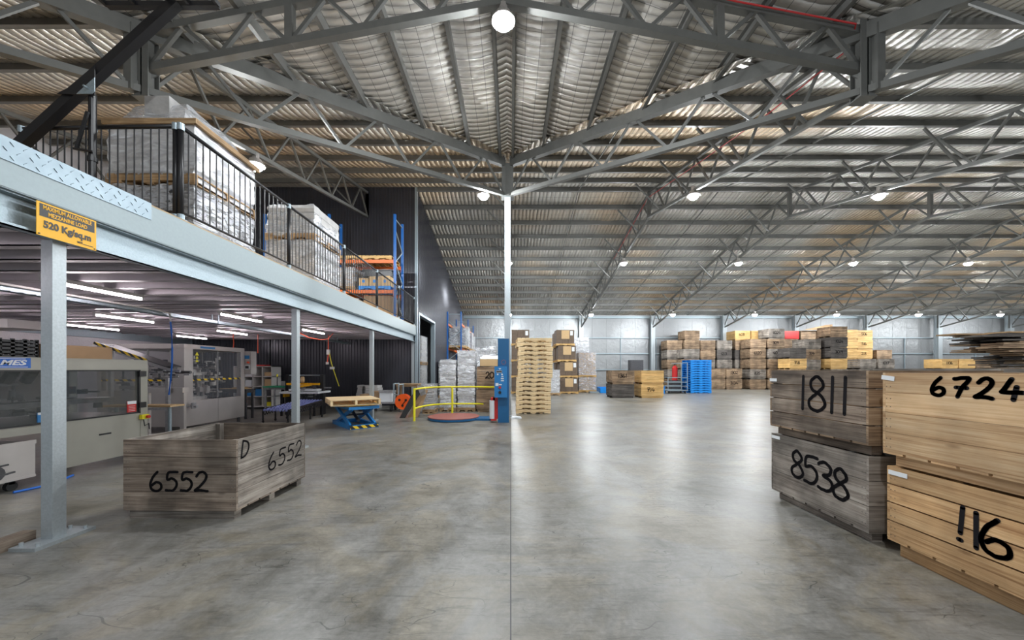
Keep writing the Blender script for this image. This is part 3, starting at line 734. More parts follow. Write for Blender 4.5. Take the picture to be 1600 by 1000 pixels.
def wrapped(label, x0, x1, y0, y1, z0, h, load='cartonl', kind='cartons', film='wrap', amp=.03, taper=0, seed=0, group=None, pal='woldpal', cols=3, rows=None, name='wrapped_pallet', nofilm=False, cat='wrapped pallet'):
    t = thing(name, label, cat, group)
    pallet_mb(x1-x0, y1-y0, .145, 0, x0, y0, z0).build('pallet', pal, t)
    a = .05; Z0 = z0+.147; Z1 = z0+h
    mb = MB(); rows = rows or max(2, int((Z1-Z0)/(.28 if kind == 'cartons' else .13)))
    if kind == 'sacks':
        for k in range(rows):
            zz0 = Z0+(Z1-Z0)*k/rows; zz1 = Z0+(Z1-Z0)*(k+1)/rows
            for c in range(2):
                xa = x0+a+(x1-x0-2*a)*c/2; xb = x0+a+(x1-x0-2*a)*(c+1)/2; e = random.uniform(-.015, .015)
                V = [(xa+e, y0+a, zz0), (xb+e, y0+a, zz0), (xb+e, y1-a, zz0), (xa+e, y1-a, zz0), (xa-.02, y0+a-.02, (zz0+zz1)/2), (xb+.02, y0+a-.02, (zz0+zz1)/2), (xb+.02, y1-a+.02, (zz0+zz1)/2), (xa-.02, y1-a+.02, (zz0+zz1)/2), (xa+e, y0+a, zz1-.01), (xb+e, y0+a, zz1-.01), (xb+e, y1-a, zz1-.01), (xa+e, y1-a, zz1-.01)]
                mb.add(V, [(0, 1, 5, 4), (1, 2, 6, 5), (2, 3, 7, 6), (3, 0, 4, 7), (4, 5, 9, 8), (5, 6, 10, 9), (6, 7, 11, 10), (7, 4, 8, 11), (8, 9, 10, 11)])
    else:
        for k in range(rows):
            for i in range(cols):
                for j in range(cols):
                    g = .004; xa = x0+a+(x1-x0-2*a)*i/cols; ya = y0+a+(y1-y0-2*a)*j/cols; dx = (x1-x0-2*a)/cols; dy = (y1-y0-2*a)/cols
                    if 0 < i < cols-1 and 0 < j < cols-1 and k < rows-1: continue
                    zz = Z0+(Z1-Z0)*k/rows; mb.box(xa+g, xa+dx-g, ya+g, ya+dy-g, zz+g/2, zz+(Z1-Z0)/rows-g/2)
    mb.build('carton_load' if kind == 'cartons' else 'sack_load', load, t)
    if not nofilm:
        wrap_mb(x0+.015, x1-.015, y0+.015, y1-.015, z0+.06, Z1+.02, amp, .07, taper, seed=seed).build('stretch_wrap', film, t, True)
    return rebase(t)
# big wrapped load behind the railing corner
wrapped('lower half of big film-wrapped load behind the railing corner', -5.47, -4.26, 4.92, 6.1, 3.287, .70, 'darkmetal', 'sacks', 'wrapm', .045, seed=1, pal='woldpal')
wrapped('upper film-wrapped white load stacked behind the railing corner', -5.47, -4.26, 4.92, 6.1, 4.0, .80, 'sack', 'cartons', 'wrapw', .03, seed=2, cols=1, rows=2, pal='woldpal')
mb = MB()
for k in range(5): mb.box(-5.49, -4.22, 4.92+k*.25, 5.12+k*.25, 4.826, 4.85)
mb.box(-4.26, -4.22, 4.9, 6.14, 4.80, 4.87); mb.box(-5.49, -4.22, 4.89, 4.915, 4.80, 4.87)
single('slatted_board', mb, 'woldpal', 'slatted timber board lying on top of the big wrapped load', 'board')
t = thing('wrapped_bundle', 'film-wrapped carton bundle on top of the slatted timber board', 'wrapped bundle')
mb = MB(); mb.box(-5.02, -4.68, 5.0, 5.9, 4.855, 5.25); mb.build('carton_load', 'sack', t)
wrap_mb(-5.30, -4.42, 4.95, 6.05, 4.855, 5.28, .04, .07, .45, seed=4).build('stretch_wrap', 'wrapm', t, True); rebase(t)
# second wrapped load further along
wrapped('lower boxed load wrapped in clear film, second along the railing', -5.5, -4.38, 8.15, 9.4, 3.287, 1.10, 'sack', 'cartons', 'wrapm', .025, seed=5, cols=2, rows=1)
wrapped('upper rounded load under clear film, second along the railing', -5.5, -4.38, 8.15, 9.4, 4.40, .80, 'sack', 'sacks', 'wrapm', .06, .14, seed=6, rows=4)
wrapped('film-wrapped load standing behind the board-topped one', -7.4, -6.3, 6.6, 7.7, 3.287, .9, 'sack', 'cartons', 'wrapm', .03, seed=7)

def rack(label, frames, beams, along, depth, base, z0, ztop, group=None):
    """frames: positions along 'along' axis; base=(fixed coordinate front); depth direction other axis"""
    t = thing('pallet_rack', label, 'rack', group)
    def P(s, d, z): return (s, base+d, z) if along == 'x' else (base+d, s, z)
    for s in frames:
        mb = MB()
        for d in (0, depth): mb.bar(P(s, d, z0), P(s, d, ztop), .08, .07, 0, (0, 1, 0)); mb.bar(P(s-.05, d, z0+.005), P(s+.05, d, z0+.005), .12, .01)
        o = mb.build('upright_frame', 'blue', t)
        mb = MB(); z = z0+.25; k = 0
        while z+.6 < ztop:
            mb.bar(P(s, .02 if k % 2 else depth-.02, z), P(s, depth-.02 if k % 2 else .02, z+.6), .03, .03); z += .6; k += 1
        mb.bar(P(s, 0, ztop-.15), P(s, depth, ztop-.15), .03, .03)
        mb.build('lattice_brace', 'galv', o)
    for z in beams:
        for a, b in zip(frames[:-1], frames[1:]):
            for d in (0, depth):
                mb = MB(); mb.bar(P(a+.04, d, z), P(b-.04, d, z), .05, .12); mb.bar(P(a+.04, d, z-.04), P(a+.05, d, z-.04), .07, .24); mb.bar(P(b-.05, d, z-.04), P(b-.04, d, z-.04), .07, .24)
                mb.build('shelf_beam', 'orange', t)
    return rebase(t)
RY = 13.07
rack('blue and orange pallet rack on the mezzanine against the charcoal wall', [-8.8, -6.5, -4.15], [4.28, 5.36], 'x', .9, RY, 3.287, 7.05)
for i, x in enumerate((-6.4, -5.32)):
    o = single('empty_pallet', pallet_mb(1.05, 1.0, .145, 0, x, RY-.02, 5.43), 'wyellow', 'empty timber pallet on the top rack beam, %s' % ('left one' if i == 0 else 'right one beside the blue upright'), 'pallet', 'empty pallets on the mezzanine rack')
o = single('plastic_pallet', pallet_mb(1.15, 1.0, .14, 0, -5.45, RY-.03, 4.345), 'bluepl', 'light blue plastic pallet on lower rack beam under tan cartons', 'pallet')
for i, (x, z, w_, h_) in enumerate(((-5.45, 4.486, .36, .28), (-5.07, 4.486, .36, .34), (-4.69, 4.486, .36, .36))):
    t = thing('carton', 'tan carton on the blue pallet in the rack, %s' % ('leftmost', 'middle one', 'rightmost')[i], 'carton', 'cartons on the mezzanine rack')
    mb = MB(); mb.box(x, x+w_, RY, RY+.8, z, z+h_); mb.build('box', 'cartonl', t)
    mb = MB(); mb.box(x+.14, x+.22, RY-.004, RY, z+.12, z+.22); mb.build('blue_sticker', 'bluepl', t); rebase(t)
mb = MB(); mb.box(-5.3, -4.3, RY+.1, RY+.8, 4.86, 5.08); mb.box(-5.34, -4.26, RY+.06, RY+.84, 5.06, 5.1); single('black_crate', mb, 'black', 'flat black crate on the cartons inside the mezzanine rack', 'crate')
wrapped('brown carton load standing under the lower rack beam', -5.35, -4.25, RY-.0, RY+.95, 3.287, .86, 'carton', 'cartons', 'wrap', .01, seed=9, nofilm=True, name='carton_pallet', cat='carton pallet')
wrapped('film-wrapped sacks under the rack beam, left of the cartons', -6.4, -5.45, RY, RY+.95, 3.287, .75, 'sack', 'sacks', 'wrap', .03, seed=10)
wrapped('tall wrapped carton load on the rack beam, left of blue pallet', -6.4, -5.6, RY, RY+.95, 4.345, .8, 'carton', 'cartons', 'wrapm', .01, seed=11)
# ================================================================== UNDER THE MEZZANINE
def tube_light(x, y, label, L=1.22):
    t = thing('fluorescent_batten', label, 'lamp', 'tube lights under the mezzanine')
    z = 2.62
    mb = MB(); mb.box(x-.03, x+.03, y-.02, y+L+.02, z+.02, z+.07); mb.build('batten_body', 'white', t)
    mb = MB(); mb.cyl((x, y, z), (x, y+L, z), .019, 10); mb.build('tube', 'tube', t)
    mb = MB(); mb.box(x-.02, x+.02, y-.02, y, z-.02, z+.03); mb.box(x-.02, x+.02, y+L, y+L+.02, z-.02, z+.03); mb.build('end_cap', 'white', t)
    mb = MB(); mb.cyl((x, y+.1, z+.07), (x, y+.1, 2.72), .006, 6); mb.cyl((x, y+L-.1, z+.07), (x, y+L-.1, 2.72), .006, 6); mb.build('hanger', 'galv', t)
    rebase(t)
for i, y in enumerate((1.9, 4.6, 7.4, 10.3)): tube_light(-5.9, y, 'lit tube in the row nearest the mezzanine edge, %s from the camera' % ORD[i])
for i, y in enumerate((4.7, 7.5, 10.6)): tube_light(-8.55, y, 'lit tube in the middle row over the machines, %s from the camera' % ORD[i])
for i, y in enumerate((6.3, 9.2, 12.2)): tube_light(-11.2, y, 'lit tube in the row by the left wall, %s from the camera' % ORD[i])

t = thing('cable_tray', 'perforated cable tray with white pipe hung under the mezzanine', 'cable tray')
mb = MB(); mb.box(-6.55, -6.54, 1, 14.5, 2.50, 2.56); mb.box(-6.42, -6.41, 1, 14.6, 2.50, 2.56)
for k in range(110): mb.box(-6.55, -6.41, 1+k*.125, 1.05+k*.125, 2.50, 2.506)
mb.build('tray', 'galv', t)
mb = MB(); mb.tube([(-6.36, 1, 2.57), (-6.36, 6.6, 2.57), (-6.36, 6.8, 2.54), (-6.36, 6.82, 2.4)], .017, 8); mb.build('pipe', 'white', t)
for y in (2.5, 5.2, 8, 11, 13.5):
    mb = MB(); mb.bar((-6.55, y, 2.5), (-6.55, y, 2.7), .02, .02); mb.bar((-6.41, y, 2.5), (-6.41, y, 2.7), .02, .02); mb.build('hanger', 'galv', t)
rebase(t)
mb = MB(); mb.tube([(-6.36, 6.82, 2.39), (-6.37, 6.85, 2.2), (-6.45, 6.95, 1.9), (-6.5, 7.0, 1.6), (-6.62, 7.1, 1.3), (-6.7, 7.15, 1.0)], .014, 8)
single('blue_air_hose', mb, 'hose', 'blue air hose hanging from the white pipe beside the machine', 'hose')
for i, (p) in enumerate([[(-8.3, 10.9, 2.6), (-8.29, 10.92, 2.3), (-8.3, 10.9, 2.0)], [(-7.9, 11.4, 2.6), (-7.9, 11.4, 2.0)], [(-6.3, 10.9, 2.58), (-6.1, 11, 2.46), (-5.8, 11.1, 2.40), (-5.55, 11.1, 2.42), (-5.4, 11.1, 2.6)]]):
    mb = MB(); mb.tube(p, .011, 6)
    single('orange_cable', mb, 'cable', ['orange cable dropping into the filler, left one', 'orange cable dropping into the filler, right one', 'orange cable drooping under the mezzanine ceiling'][i], 'cable')
t = thing('hanging_power_cord', 'orange and yellow cord with sockets hanging behind the second post', 'cord')
mb = MB(); mb.tube([(-5.95, 11.9, 2.62), (-5.95, 11.9, 2.0), (-5.98, 11.9, 1.72)], .014, 6); mb.build('orange_cord', 'cable', t)
mb = MB(); mb.tube([(-5.93, 11.9, 2.1), (-5.85, 11.9, 1.7), (-5.72, 11.9, 1.3), (-5.6, 11.9, .95)], .012, 6); mb.build('yellow_cord', 'yellow', t)
for q in ((-5.99, -5.91, 11.86, 11.94, 1.98, 2.14), (-6.02, -5.95, 11.87, 11.93, 1.66, 1.74), (-5.89, -5.76, 11.87, 11.93, 1.50, 1.58)): mb = MB(); mb.box(*q); mb.build('socket', 'white', t)
rebase(t)
t = thing('air_unit', 'white fan unit hung under the mezzanine at far left', 'fan unit')
mb = MB(); mb.box(-11.9, -10.9, 7.9, 8.5, 2.42, 2.60); mb.build('casing', 'white', t); mb = MB(); mb.box(-11.9, -10.75, 7.85, 8.55, 2.40, 2.42); mb.build('grille', 'white', t); rebase(t)

# ---- near machine: cream cabinet with tinted guards
def clutter(mb, x0, x1, y0, y1, z0, z1, n, mis=(0,), seed=1):
    r = random.Random(seed)
    for _ in range(n):
        x = r.uniform(x0, x1); y = r.uniform(y0, y1); z = r.uniform(z0, z1); k = r.random(); mi = r.choice(mis)
        if k < .4: s = [r.uniform(.03, .14) for _ in range(3)]; mb.obox((x, y, z), s, None, mi)
        elif k < .7: L = r.uniform(.1, .4); a = r.choice([(L, 0, 0), (0, L, 0), (0, 0, L)]); mb.cyl((x, y, z), (x+a[0], y+a[1], z+a[2]), r.uniform(.01, .03), 8, mi)
        else: mb.cyl((x, y, z), (x, y, z+r.uniform(.04, .1)), r.uniform(.03, .08), 14, mi)
    return mb
t = thing('packing_machine', 'cream packing machine with tinted guards and blue name plate', 'machine')
AX = -6.2; Y1 = 6.23; Y0 = 2.4
mb = MB(); mb.box(AX-1.3, AX, Y0, Y1, 1.50, 1.655); mb.box(AX-1.3, AX+.015, Y0, Y1, 1.49, 1.505); mb.build('header', 'cream', t)
mb = MB(); mb.box(AX-.09, AX, Y1-.12, Y1, .12, 1.5); mb.box(AX-1.3, AX-1.2, Y1-.12, Y1, .12, 1.5); mb.box(AX-.08, AX, 2.4, 2.5, .12, 1.5); mb.build('frame', 'cream', t)
mb = MB(); mb.box(AX-.04, AX-.005, 4.92, Y1-.12, .12, .77); mb.build('lower_panel', 'cream', t)
mb = MB(); mb.box(AX-.003, AX+.004, 5.5, 5.66, .5, .525); mb.build('panel_handle', 'black', t)
mb = MB(); mb.box(AX-.08, AX, Y0, 4.92, .66, .76); mb.build('sill_rail', 'cream', t)
mb = MB(); mb.box(AX-1.28, AX-.03, Y0, Y1-.12, .74, .78); mb.build('table_top', 'stainless', t)
mb = MB(); mb.box(AX-.02, AX-.012, Y0, Y1-.14, .79, 1.48); mb.build('guard_window', 'dglass', t)
mb = MB(); mb.box(AX-.025, AX+.002, Y0, Y1-.12, 1.47, 1.49); mb.box(AX-.025, AX+.002, Y0, Y1-.12, .77, .79); mb.box(AX-.025, AX+.002, Y1-.15, Y1-.12, .77, 1.49); mb.box(AX-.025, AX+.002, 4.3, 4.325, .77, 1.49); mb.build('window_seal', 'black', t)
mb = MB()
for z in (.86, 1.38): mb.box(AX, AX+.03, Y1-.16, Y1-.05, z, z+.09)
mb.build('hinge', 'black', t)
mb = MB(); clutter(mb, AX-1.1, AX-.25, 2.6, 5.9, .8, 1.2, 60, (0, 1), 3)
for k in range(9): mb.cyl((AX-.45, 3.4+k*.2, 1.33), (AX-.35, 3.4+k*.2, 1.46), .06, 10, 1)
mb.box(AX-.5, AX-.4, 2.4, 4.9, 1.28, 1.31, 1); mb.box(AX-.5, AX-.3, 2.4, 6.0, .98, 1.05, 1); mb.cyl((AX-.4, 5.35, .8), (AX-.4, 5.35, 1.5), .05, 12, 1); mb.build('mechanism', ['darkmetal', 'machgrey'], t)
mb = MB(); mb.box(AX-1.24, AX-1.2, Y0, Y1-.1, .8, 1.48); mb.build('rear_guard', 'dglass', t)
mb = MB(); mb.box(AX, AX+.004, 3.6, 4.71, 1.515, 1.645); p = mb.build('name_plate', 'hose', t)
text_mesh('lettering', 'MES', .088, (AX+.006, 4.535, 1.58), R_RIGHT, 'label', p, sx=1.5, bold=.003, shear=.3)
mb = MB(); mb.box(AX+.004, AX+.006, 4.35, 4.66, 1.628, 1.635); mb.cyl((AX+.004, 4.65, 1.57), (AX+.007, 4.65, 1.57), .014, 12); mb.box(AX+.004, AX+.006, 4.38, 4.68, 1.526, 1.532); mb.build('plate_trim', 'label', p)
mb = MB(); mb.box(AX-.01, AX+.001, 4.78, 4.92, .80, .93); p = mb.build('blue_notice', 'bluepaint', t)
mb = MB(); mb.box(AX+.001, AX+.003, 4.78, 4.92, .90, .93); mb.build('notice_header', 'label', p)
mb = MB(); mb.box(AX-.01, AX+.001, 5.9, 6.04, .80, .98); p = mb.build('red_notice', 'red', t)
mb = MB(); mb.box(AX+.001, AX+.003, 5.9, 6.04, .93, .98)
for k in range(4): mb.box(AX+.001, AX+.003, 5.92, 6.02, .82+k*.025, .825+k*.025)
mb.build('notice_header', 'label', p)
mb = MB(); mb.box(AX, AX+.05, Y1-.14, Y1-.02, .665, .74); p = mb.build('stop_switch', 'yellow', t); mb = MB(); mb.cyl((AX+.05, Y1-.06, .70), (AX+.09, Y1-.06, .70), .025, 12); mb.build('stop_button', 'red', p)
mb = MB(); mb.tube([(AX+.03, Y1-.1, .66), (AX+.05, Y1-.1, .55), (AX+.04, Y1-.02, .58), (AX+.03, Y1-.0, .48)], .008, 6); mb.build('switch_cable', 'black', t)
for y in (2.6, 4.95, Y1-.08):
    mb = MB(); mb.cyl((AX-.1, y, 0), (AX-.1, y, .13), .03, 10); mb.cyl((AX-1.2, y, 0), (AX-1.2, y, .13), .03, 10); mb.build('foot', 'darkmetal', t)
mb = MB(); mb.box(AX-1.25, AX-.2, 2.4, 4.9, .1, .12); mb.box(AX-1.25, AX-1.2, 2.4, 4.9, .12, .7); mb.build('base_tray', 'darkmetal', t)
rebase(t)
t = thing('motor_cabinet', 'grey steel motor cabinet on castors under the cream machine', 'cabinet')
mb = MB(); mb.box(-6.72, -6.1, 3.4, 4.68, .13, .58); mb.build('body', 'stainless', t)
mb = MB(); mb.box(-6.1, -6.085, 3.4, 4.68, .55, .60); mb.box(-6.1, -6.09, 3.4, 4.68, .13, .16); mb.build('lid_rail', 'stainless', t)
mb = MB(); mb.cyl((-6.09, 4.28, .26), (-6.05, 4.28, .26), .09, 14); mb.box(-6.09, -6.06, 4.05, 4.1, .18, .56); mb.bar((-6.06, 4.05, .33), (-6.06, 4.4, .35), .02, .02); mb.bar((-6.05, 4.2, .22), (-6.05, 4.45, .25), .02, .02); mb.build('pump_parts', 'darkmetal', t)
for y in (3.55, 4.5):
    mb = MB(); mb.cyl((-6.2, y, .055), (-6.15, y, .055), .055, 12); mb.box(-6.2, -6.15, y-.03, y+.03, .08, .13); mb.build('castor', 'blackm', t)
rebase(t)
mb = MB(); mb.tube([(-6.0, 4.4, .015), (-5.95, 4.6, .015), (-6.0, 4.85, .015), (-6.12, 5.1, .02)], .014, 8); single('floor_hose', mb, 'hose', 'short blue hose lying on the floor by the motor cabinet', 'hose')
# things on the cream machine
def crate(label, x0, x1, y0, y1, z0, h, mat, name='plastic_crate'):
    t = thing(name, label, 'crate'); mb = MB(); q = .012
    for k in range(5):
        zz = z0+h*k/5
        for (a, b, c, d) in ((x0, x1, y0, y0+q), (x0, x1, y1-q, y1), (x0, x0+q, y0, y1), (x1-q, x1, y0, y1)): mb.box(a, b, c, d, zz, zz+h*.13)
    for i in range(9):
        f = i/8
        mb.box(x0, x0+q, y0+(y1-y0-.04)*f, y0+(y1-y0-.04)*f+.04, z0, z0+h); mb.box(x1-q, x1, y0+(y1-y0-.04)*f, y0+(y1-y0-.04)*f+.04, z0, z0+h)
        mb.box(x0+(x1-x0-.04)*f, x0+(x1-x0-.04)*f+.04, y0, y0+q, z0, z0+h); mb.box(x0+(x1-x0-.04)*f, x0+(x1-x0-.04)*f+.04, y1-q, y1, z0, z0+h)
    mb.box(x0, x1, y0, y1, z0, z0+.01); mb.build('basket', mat, t)
    mb = MB(); mb.box(x1-.001, x1+.008, (y0+y1)/2-.12, (y0+y1)/2+.12, z0+h*.3, z0+h*.62); mb.box(x0, x1, y0-.004, y0, z0+h*.25, z0+h*.6); mb.build('solid_band', mat, t)
    return rebase(t)
crate('black plastic crate on top of the cream machine', -7.0, -6.4, 3.95, 4.95, 1.657, .24, 'black')
def open_box(name, label, cat, x0, x1, y0, y1, z0, h, mat, flaps=True):
    t = thing(name, label, cat); mb = MB(); q = .008
    mb.box(x0, x1, y0, y1, z0, z0+q); mb.box(x0, x0+q, y0, y1, z0, z0+h); mb.box(x1-q, x1, y0, y1, z0, z0+h); mb.box(x0, x1, y0, y0+q, z0, z0+h); mb.box(x0, x1, y1-q, y1, z0, z0+h); mb.build('box_body', mat, t)
    if flaps:
        mb = MB(); mb.bar(((x1), (y0+y1)/2, z0+h), ((x1)+.1, (y0+y1)/2, z0+h-.05), y1-y0, .006); mb.bar(((x0+x1)/2, y0, z0+h), ((x0+x1)/2, y0-.09, z0+h-.06), x1-x0, .006); mb.build('flap', mat, t)
    return rebase(t)
open_box('cardboard_box', 'brown cardboard box on the cream machine behind the front post', 'box', -6.8, -6.4, 5.0, 5.86, 1.657, .19, 'carton', False)

# ---- labeller lid and bench between machines
t = thing('raised_machine_lid', 'raised dark lid with hazard edge on sloping rails', 'machine')
mb = MB(); mb.bar((-8.1, 7.3, 2.0), (-6.75, 7.3, 1.55), .35, .02); mb.build('lid_panel', 'darkmetal', t)
mb = MB(); mb.bar((-8.12, 7.11, 2.015), (-7.1, 7.11, 1.68), .02, .05); mb.build('hazard_edge', 'hazardf', t)
mb = MB(); mb.bar((-7.7, 7.12, 1.84), (-6.7, 7.12, 1.5), .03, .05); mb.bar((-6.7, 7.12, 1.5), (-6.45, 7.12, 1.46), .03, .05); mb.build('slide_rail', 'machgrey', t)
mb = MB(); mb.bar((-8.0, 7.3, 0), (-8.0, 7.3, 1.98), .06, .06); mb.bar((-6.95, 7.4, 0), (-6.95, 7.4, 1.6), .06, .06); mb.bar((-8.0, 7.3, .7), (-6.95, 7.4, .7), .05, .05); mb.build('stand', 'machgrey', t)
mb = MB(); clutter(mb, -7.0, -6.4, 7.1, 7.3, 1.3, 1.6, 10, (0, 1), 12); mb.build('mechanism', ['darkmetal', 'machgrey'], t)
rebase(t)
t = thing('conveyor_bench', 'low conveyor bench with pale worktop joining the two machines', 'bench')
mb = MB(); mb.box(-7.6, -6.3, 6.75, 7.05, .80, .83); mb.build('worktop', 'cartonl', t)
for x in (-6.45, -7.45):
    mb = MB(); mb.cyl((x, 6.9, 0), (x, 6.9, .8), .028, 10); mb.build('leg', 'galv', t)
mb = MB(); mb.box(-7.6, -6.7, 7.45, 7.6, 1.02, 1.12); mb.box(-7.6, -6.7, 7.45, 7.6, 0.1, .16); mb.box(-7.55, -7.45, 7.5, 7.56, 0, 1.05); mb.box(-6.8, -6.72, 7.5, 7.56, 0, 1.05); mb.build('side_rail', 'stainless', t)
rebase(t)

# ---- stainless filler with clear guards
t = thing('filling_machine', 'large stainless filling machine with clear guards and hazard tape', 'machine')
CX = -7.7; CXL = -9.75; CY0 = 8.6; CY1 = 10.55
mb = MB(); mb.box(CXL, CX, CY0, CY1, 1.99, 2.1); mb.build('roof_panel', 'stainless', t)
mb = MB(); mb.box(CX-.28, CX, CY0, CY0+.12, .14, 2.0); mb.box(CX-.12, CX, CY0+.12, CY0+.24, .14, 2.0); mb.build('corner_column', 'stainless', t)
mb = MB(); mb.box(CX-.12, CX, CY1-.14, CY1, .14, 2.0); mb.box(CXL, CXL+.1, CY0, CY0+.1, .14, 2.0); mb.box(CXL, CXL+.1, CY1-.1, CY1, .14, 2.0); mb.build('frame', 'stainless', t)
for a, b in ((CY0+.24, CY0+1.0), (CY0+1.01, CY1-.14)):
    mb = MB(); mb.box(CX-.03, CX, a, b, .14, .74); mb.build('lower_panel', 'stainless', t)
    mb = MB(); mb.box(CX-.02, CX-.012, a, b, .76, 1.97); p = mb.build('guard_door', 'glass', t)
    mb = MB(); mb.box(CX-.012, CX-.008, a, b, 1.22, 1.265); mb.build('hazard_tape', 'hazard', p)
    mb = MB(); mb.box(CX-.025, CX+.005, b-.02, b, .76, 1.97); mb.box(CX, CX+.02, a, a+.04, 1.75, 1.83); mb.box(CX, CX+.02, a, a+.04, 1.35, 1.42); mb.build('door_edge', 'machgrey', p)
mb = MB(); mb.box(CXL+.1, CX-.28, CY0, CY0+.02, .14, 1.0); mb.build('front_panel', 'stainless', t)
mb = MB(); mb.box(CXL+.1, CX-.28, CY0, CY0+.008, 1.0, 1.95); p = mb.build('front_guard', 'glass', t)
mb = MB(); mb.box(CXL+.1, CX-.28, CY0-.004, CY0, 1.22, 1.265); mb.build('hazard_tape', 'hazard', p)
mb = MB(); mb.box(CXL+.1, CX-.12, CY0+.1, CY1-.1, .6, .66, 1); clutter(mb, CXL+.2, CX-.25, CY0+.2, CY1-.25, .68, 1.7, 190, (0, 1, 1), 5)
for q in range(7): mb.cyl((CXL+.35+q*.2, CY0+.25+.08*(q % 3), .66), (CXL+.35+q*.2, CY0+.25+.08*(q % 3), 1.97 if q % 2 else 1.6), .02, 8, q % 2)
mb.box(CXL+.3, CX-.35, CY0+.3, CY0+.36, 1.5, 1.56, 1); mb.box(CXL+.3, CX-.35, CY0+.2, CY0+.3, 1.02, 1.1, 1)
for k in range(10):
    a = k*math.pi/5; mb.cyl((-8.6+.42*math.cos(a), 9.55+.42*math.sin(a), .68), (-8.6+.42*math.cos(a), 9.55+.42*math.sin(a), 1.4), .03, 8, 1)
mb.cyl((-8.6, 9.55, 1.35), (-8.6, 9.55, 1.5), .5, 24, 1); mb.cyl((-8.6, 9.55, 1.5), (-8.6, 9.55, 1.95), .22, 20, 1); mb.cyl((-8.6, 9.55, .66), (-8.6, 9.55, .8), .5, 24, 1)
mb.build('filling_carousel', ['darkmetal', 'stainless'], t)
mb = MB(); mb.box(CX+.001, CX+.004, 9.05, 9.5, 2.02, 2.07); mb.build('blue_badge', 'bluepaint', t)
for k, z in enumerate((1.84, 1.76, 1.68)):
    mb = MB(); s = .055-.012*(k > 0); mb.prism([(CX-.008, CY0+.36-s, z), (CX-.008, CY0+.36+s, z), (CX-.008, CY0+.36, z+s*1.7)], (.003, 0, 0)); mb.build('warning_triangle', 'yellow', t)
for a, b in ((CX-.1, CY0+.1), (CX-.1, CY1-.1), (CXL+.1, CY0+.1), (CXL+.1, CY1-.1)):
    mb = MB(); mb.cyl((a, b, 0), (a, b, .14), .035, 10); mb.build('foot', 'darkmetal', t)
mb = MB(); mb.cyl((CX+.05, CY0+.12, .62), (CX+.22, CY0+.1, .62), .03, 10); mb.cyl((CX+.12, CY0+.12, .56), (CX+.12, CY0+.12, .70), .05, 12); mb.bar((CX-.4, CY0-.05, .62), (CX+.1, CY0+.05, .62), .03, .03); mb.build('valve', 'machgrey', t)
mb = MB(); mb.box(CX-.05, CX+.17, CY1+.02, CY1+.25, 1.35, 2.02); p = mb.build('control_box', 'stainless', t)
mb = MB(); mb.box(CX, CX+.14, CY1+.005, CY1+.02, 1.5, 1.62); mb.build('control_screen', 'label', p)
mb = MB(); mb.box(CX+.02, CX+.12, CY1-.0, CY1+.004, 1.52, 1.60); mb.build('screen_glass', 'black', p)
mb = MB(); mb.box(CX+.0, CX+.13, CY1+.01, CY1+.02, 1.80, 1.90); mb.build('blue_logo', 'bluepaint', p)
mb = MB(); mb.cyl((CX+.1, CY1+.02, 1.70), (CX+.1, CY1-.02, 1.70), .03, 10); mb.build('knob', 'cable', p)
rebase(t)

# ---- cube shelving, tables, taper, roller conveyor
t = thing('cube_shelf', 'white open cube shelving unit against the charcoal wall', 'shelf')
SX0, SX1, SY0, SY1 = -10.45, -9.0, 13.75, 14.3
mb = MB()
for k in range(5): x = SX0+(SX1-SX0-.03)*k/4; mb.box(x, x+.03, SY0, SY1, .08, 1.62)
mb.build('upright_panel', 'white', t)
mb = MB()
for k in range(5): z = .08+1.51*k/4; mb.box(SX0, SX1, SY0, SY1, z, z+.03)
mb.build('shelf_board', 'white', t)
mb = MB(); mb.box(SX0, SX1, SY1-.01, SY1, .08, 1.6); mb.build('back_panel', 'white', t); rebase(t)
mb = MB(); mb.box(-10.3, -9.75, 13.8, 14.2, 1.625, 1.65); single('green_sheet', mb, 'green', 'green sheet lying on top of the cube shelving', 'sheet')
mb = MB(); mb.box(-9.7, -9.3, 13.8, 14.1, 1.625, 1.67); single('red_folder', mb, 'red', 'red folder lying on top of the cube shelving', 'folder')
stuffs = [(-10.3, 3, .2, 'carton', 'brown carton'), (-9.98, 3, .16, 'label', 'white packet'), (-9.25, 3, .14, 'cartonl', 'tan parcel'), (-9.25, 2, .26, 'cartonl', 'tan carton'), (-9.98, 2, .22, 'label', 'white bag'), (-10.3, 1, .14, 'bluepaint', 'blue tub'), (-9.95, 1, .12, 'bluepaint', 'blue tub'), (-9.6, 1, .26, 'bluepaint', 'tall blue tub'), (-9.25, 1, .22, 'darkmetal', 'dark bag'), (-9.22, 0, .14, 'yellow', 'yellow bag'), (-10.3, 0, .2, 'carton', 'brown carton')]
rown = ['bottom', 'second from bottom', 'third from bottom', 'top']; coln = {-10.3: 'left', -9.98: 'middle left', -9.95: 'middle left', -9.6: 'middle right', -9.25: 'right', -9.22: 'right'}
for x, r_, h_, mt_, nm in stuffs:
    z = .08+1.51*r_/4+.031; mb = MB(); mb.box(x-.07, x+.18, SY0+.06, SY0+.4, z, z+h_); mb.box(x-.05, x+.16, SY0+.05, SY0+.41, z+.02, z+h_-.02)
    single('stored_item', mb, mt_, '%s in the %s column of the cube shelf, %s row' % (nm, coln[x], rown[r_]), 'stored item', 'things stored in the cube shelf')
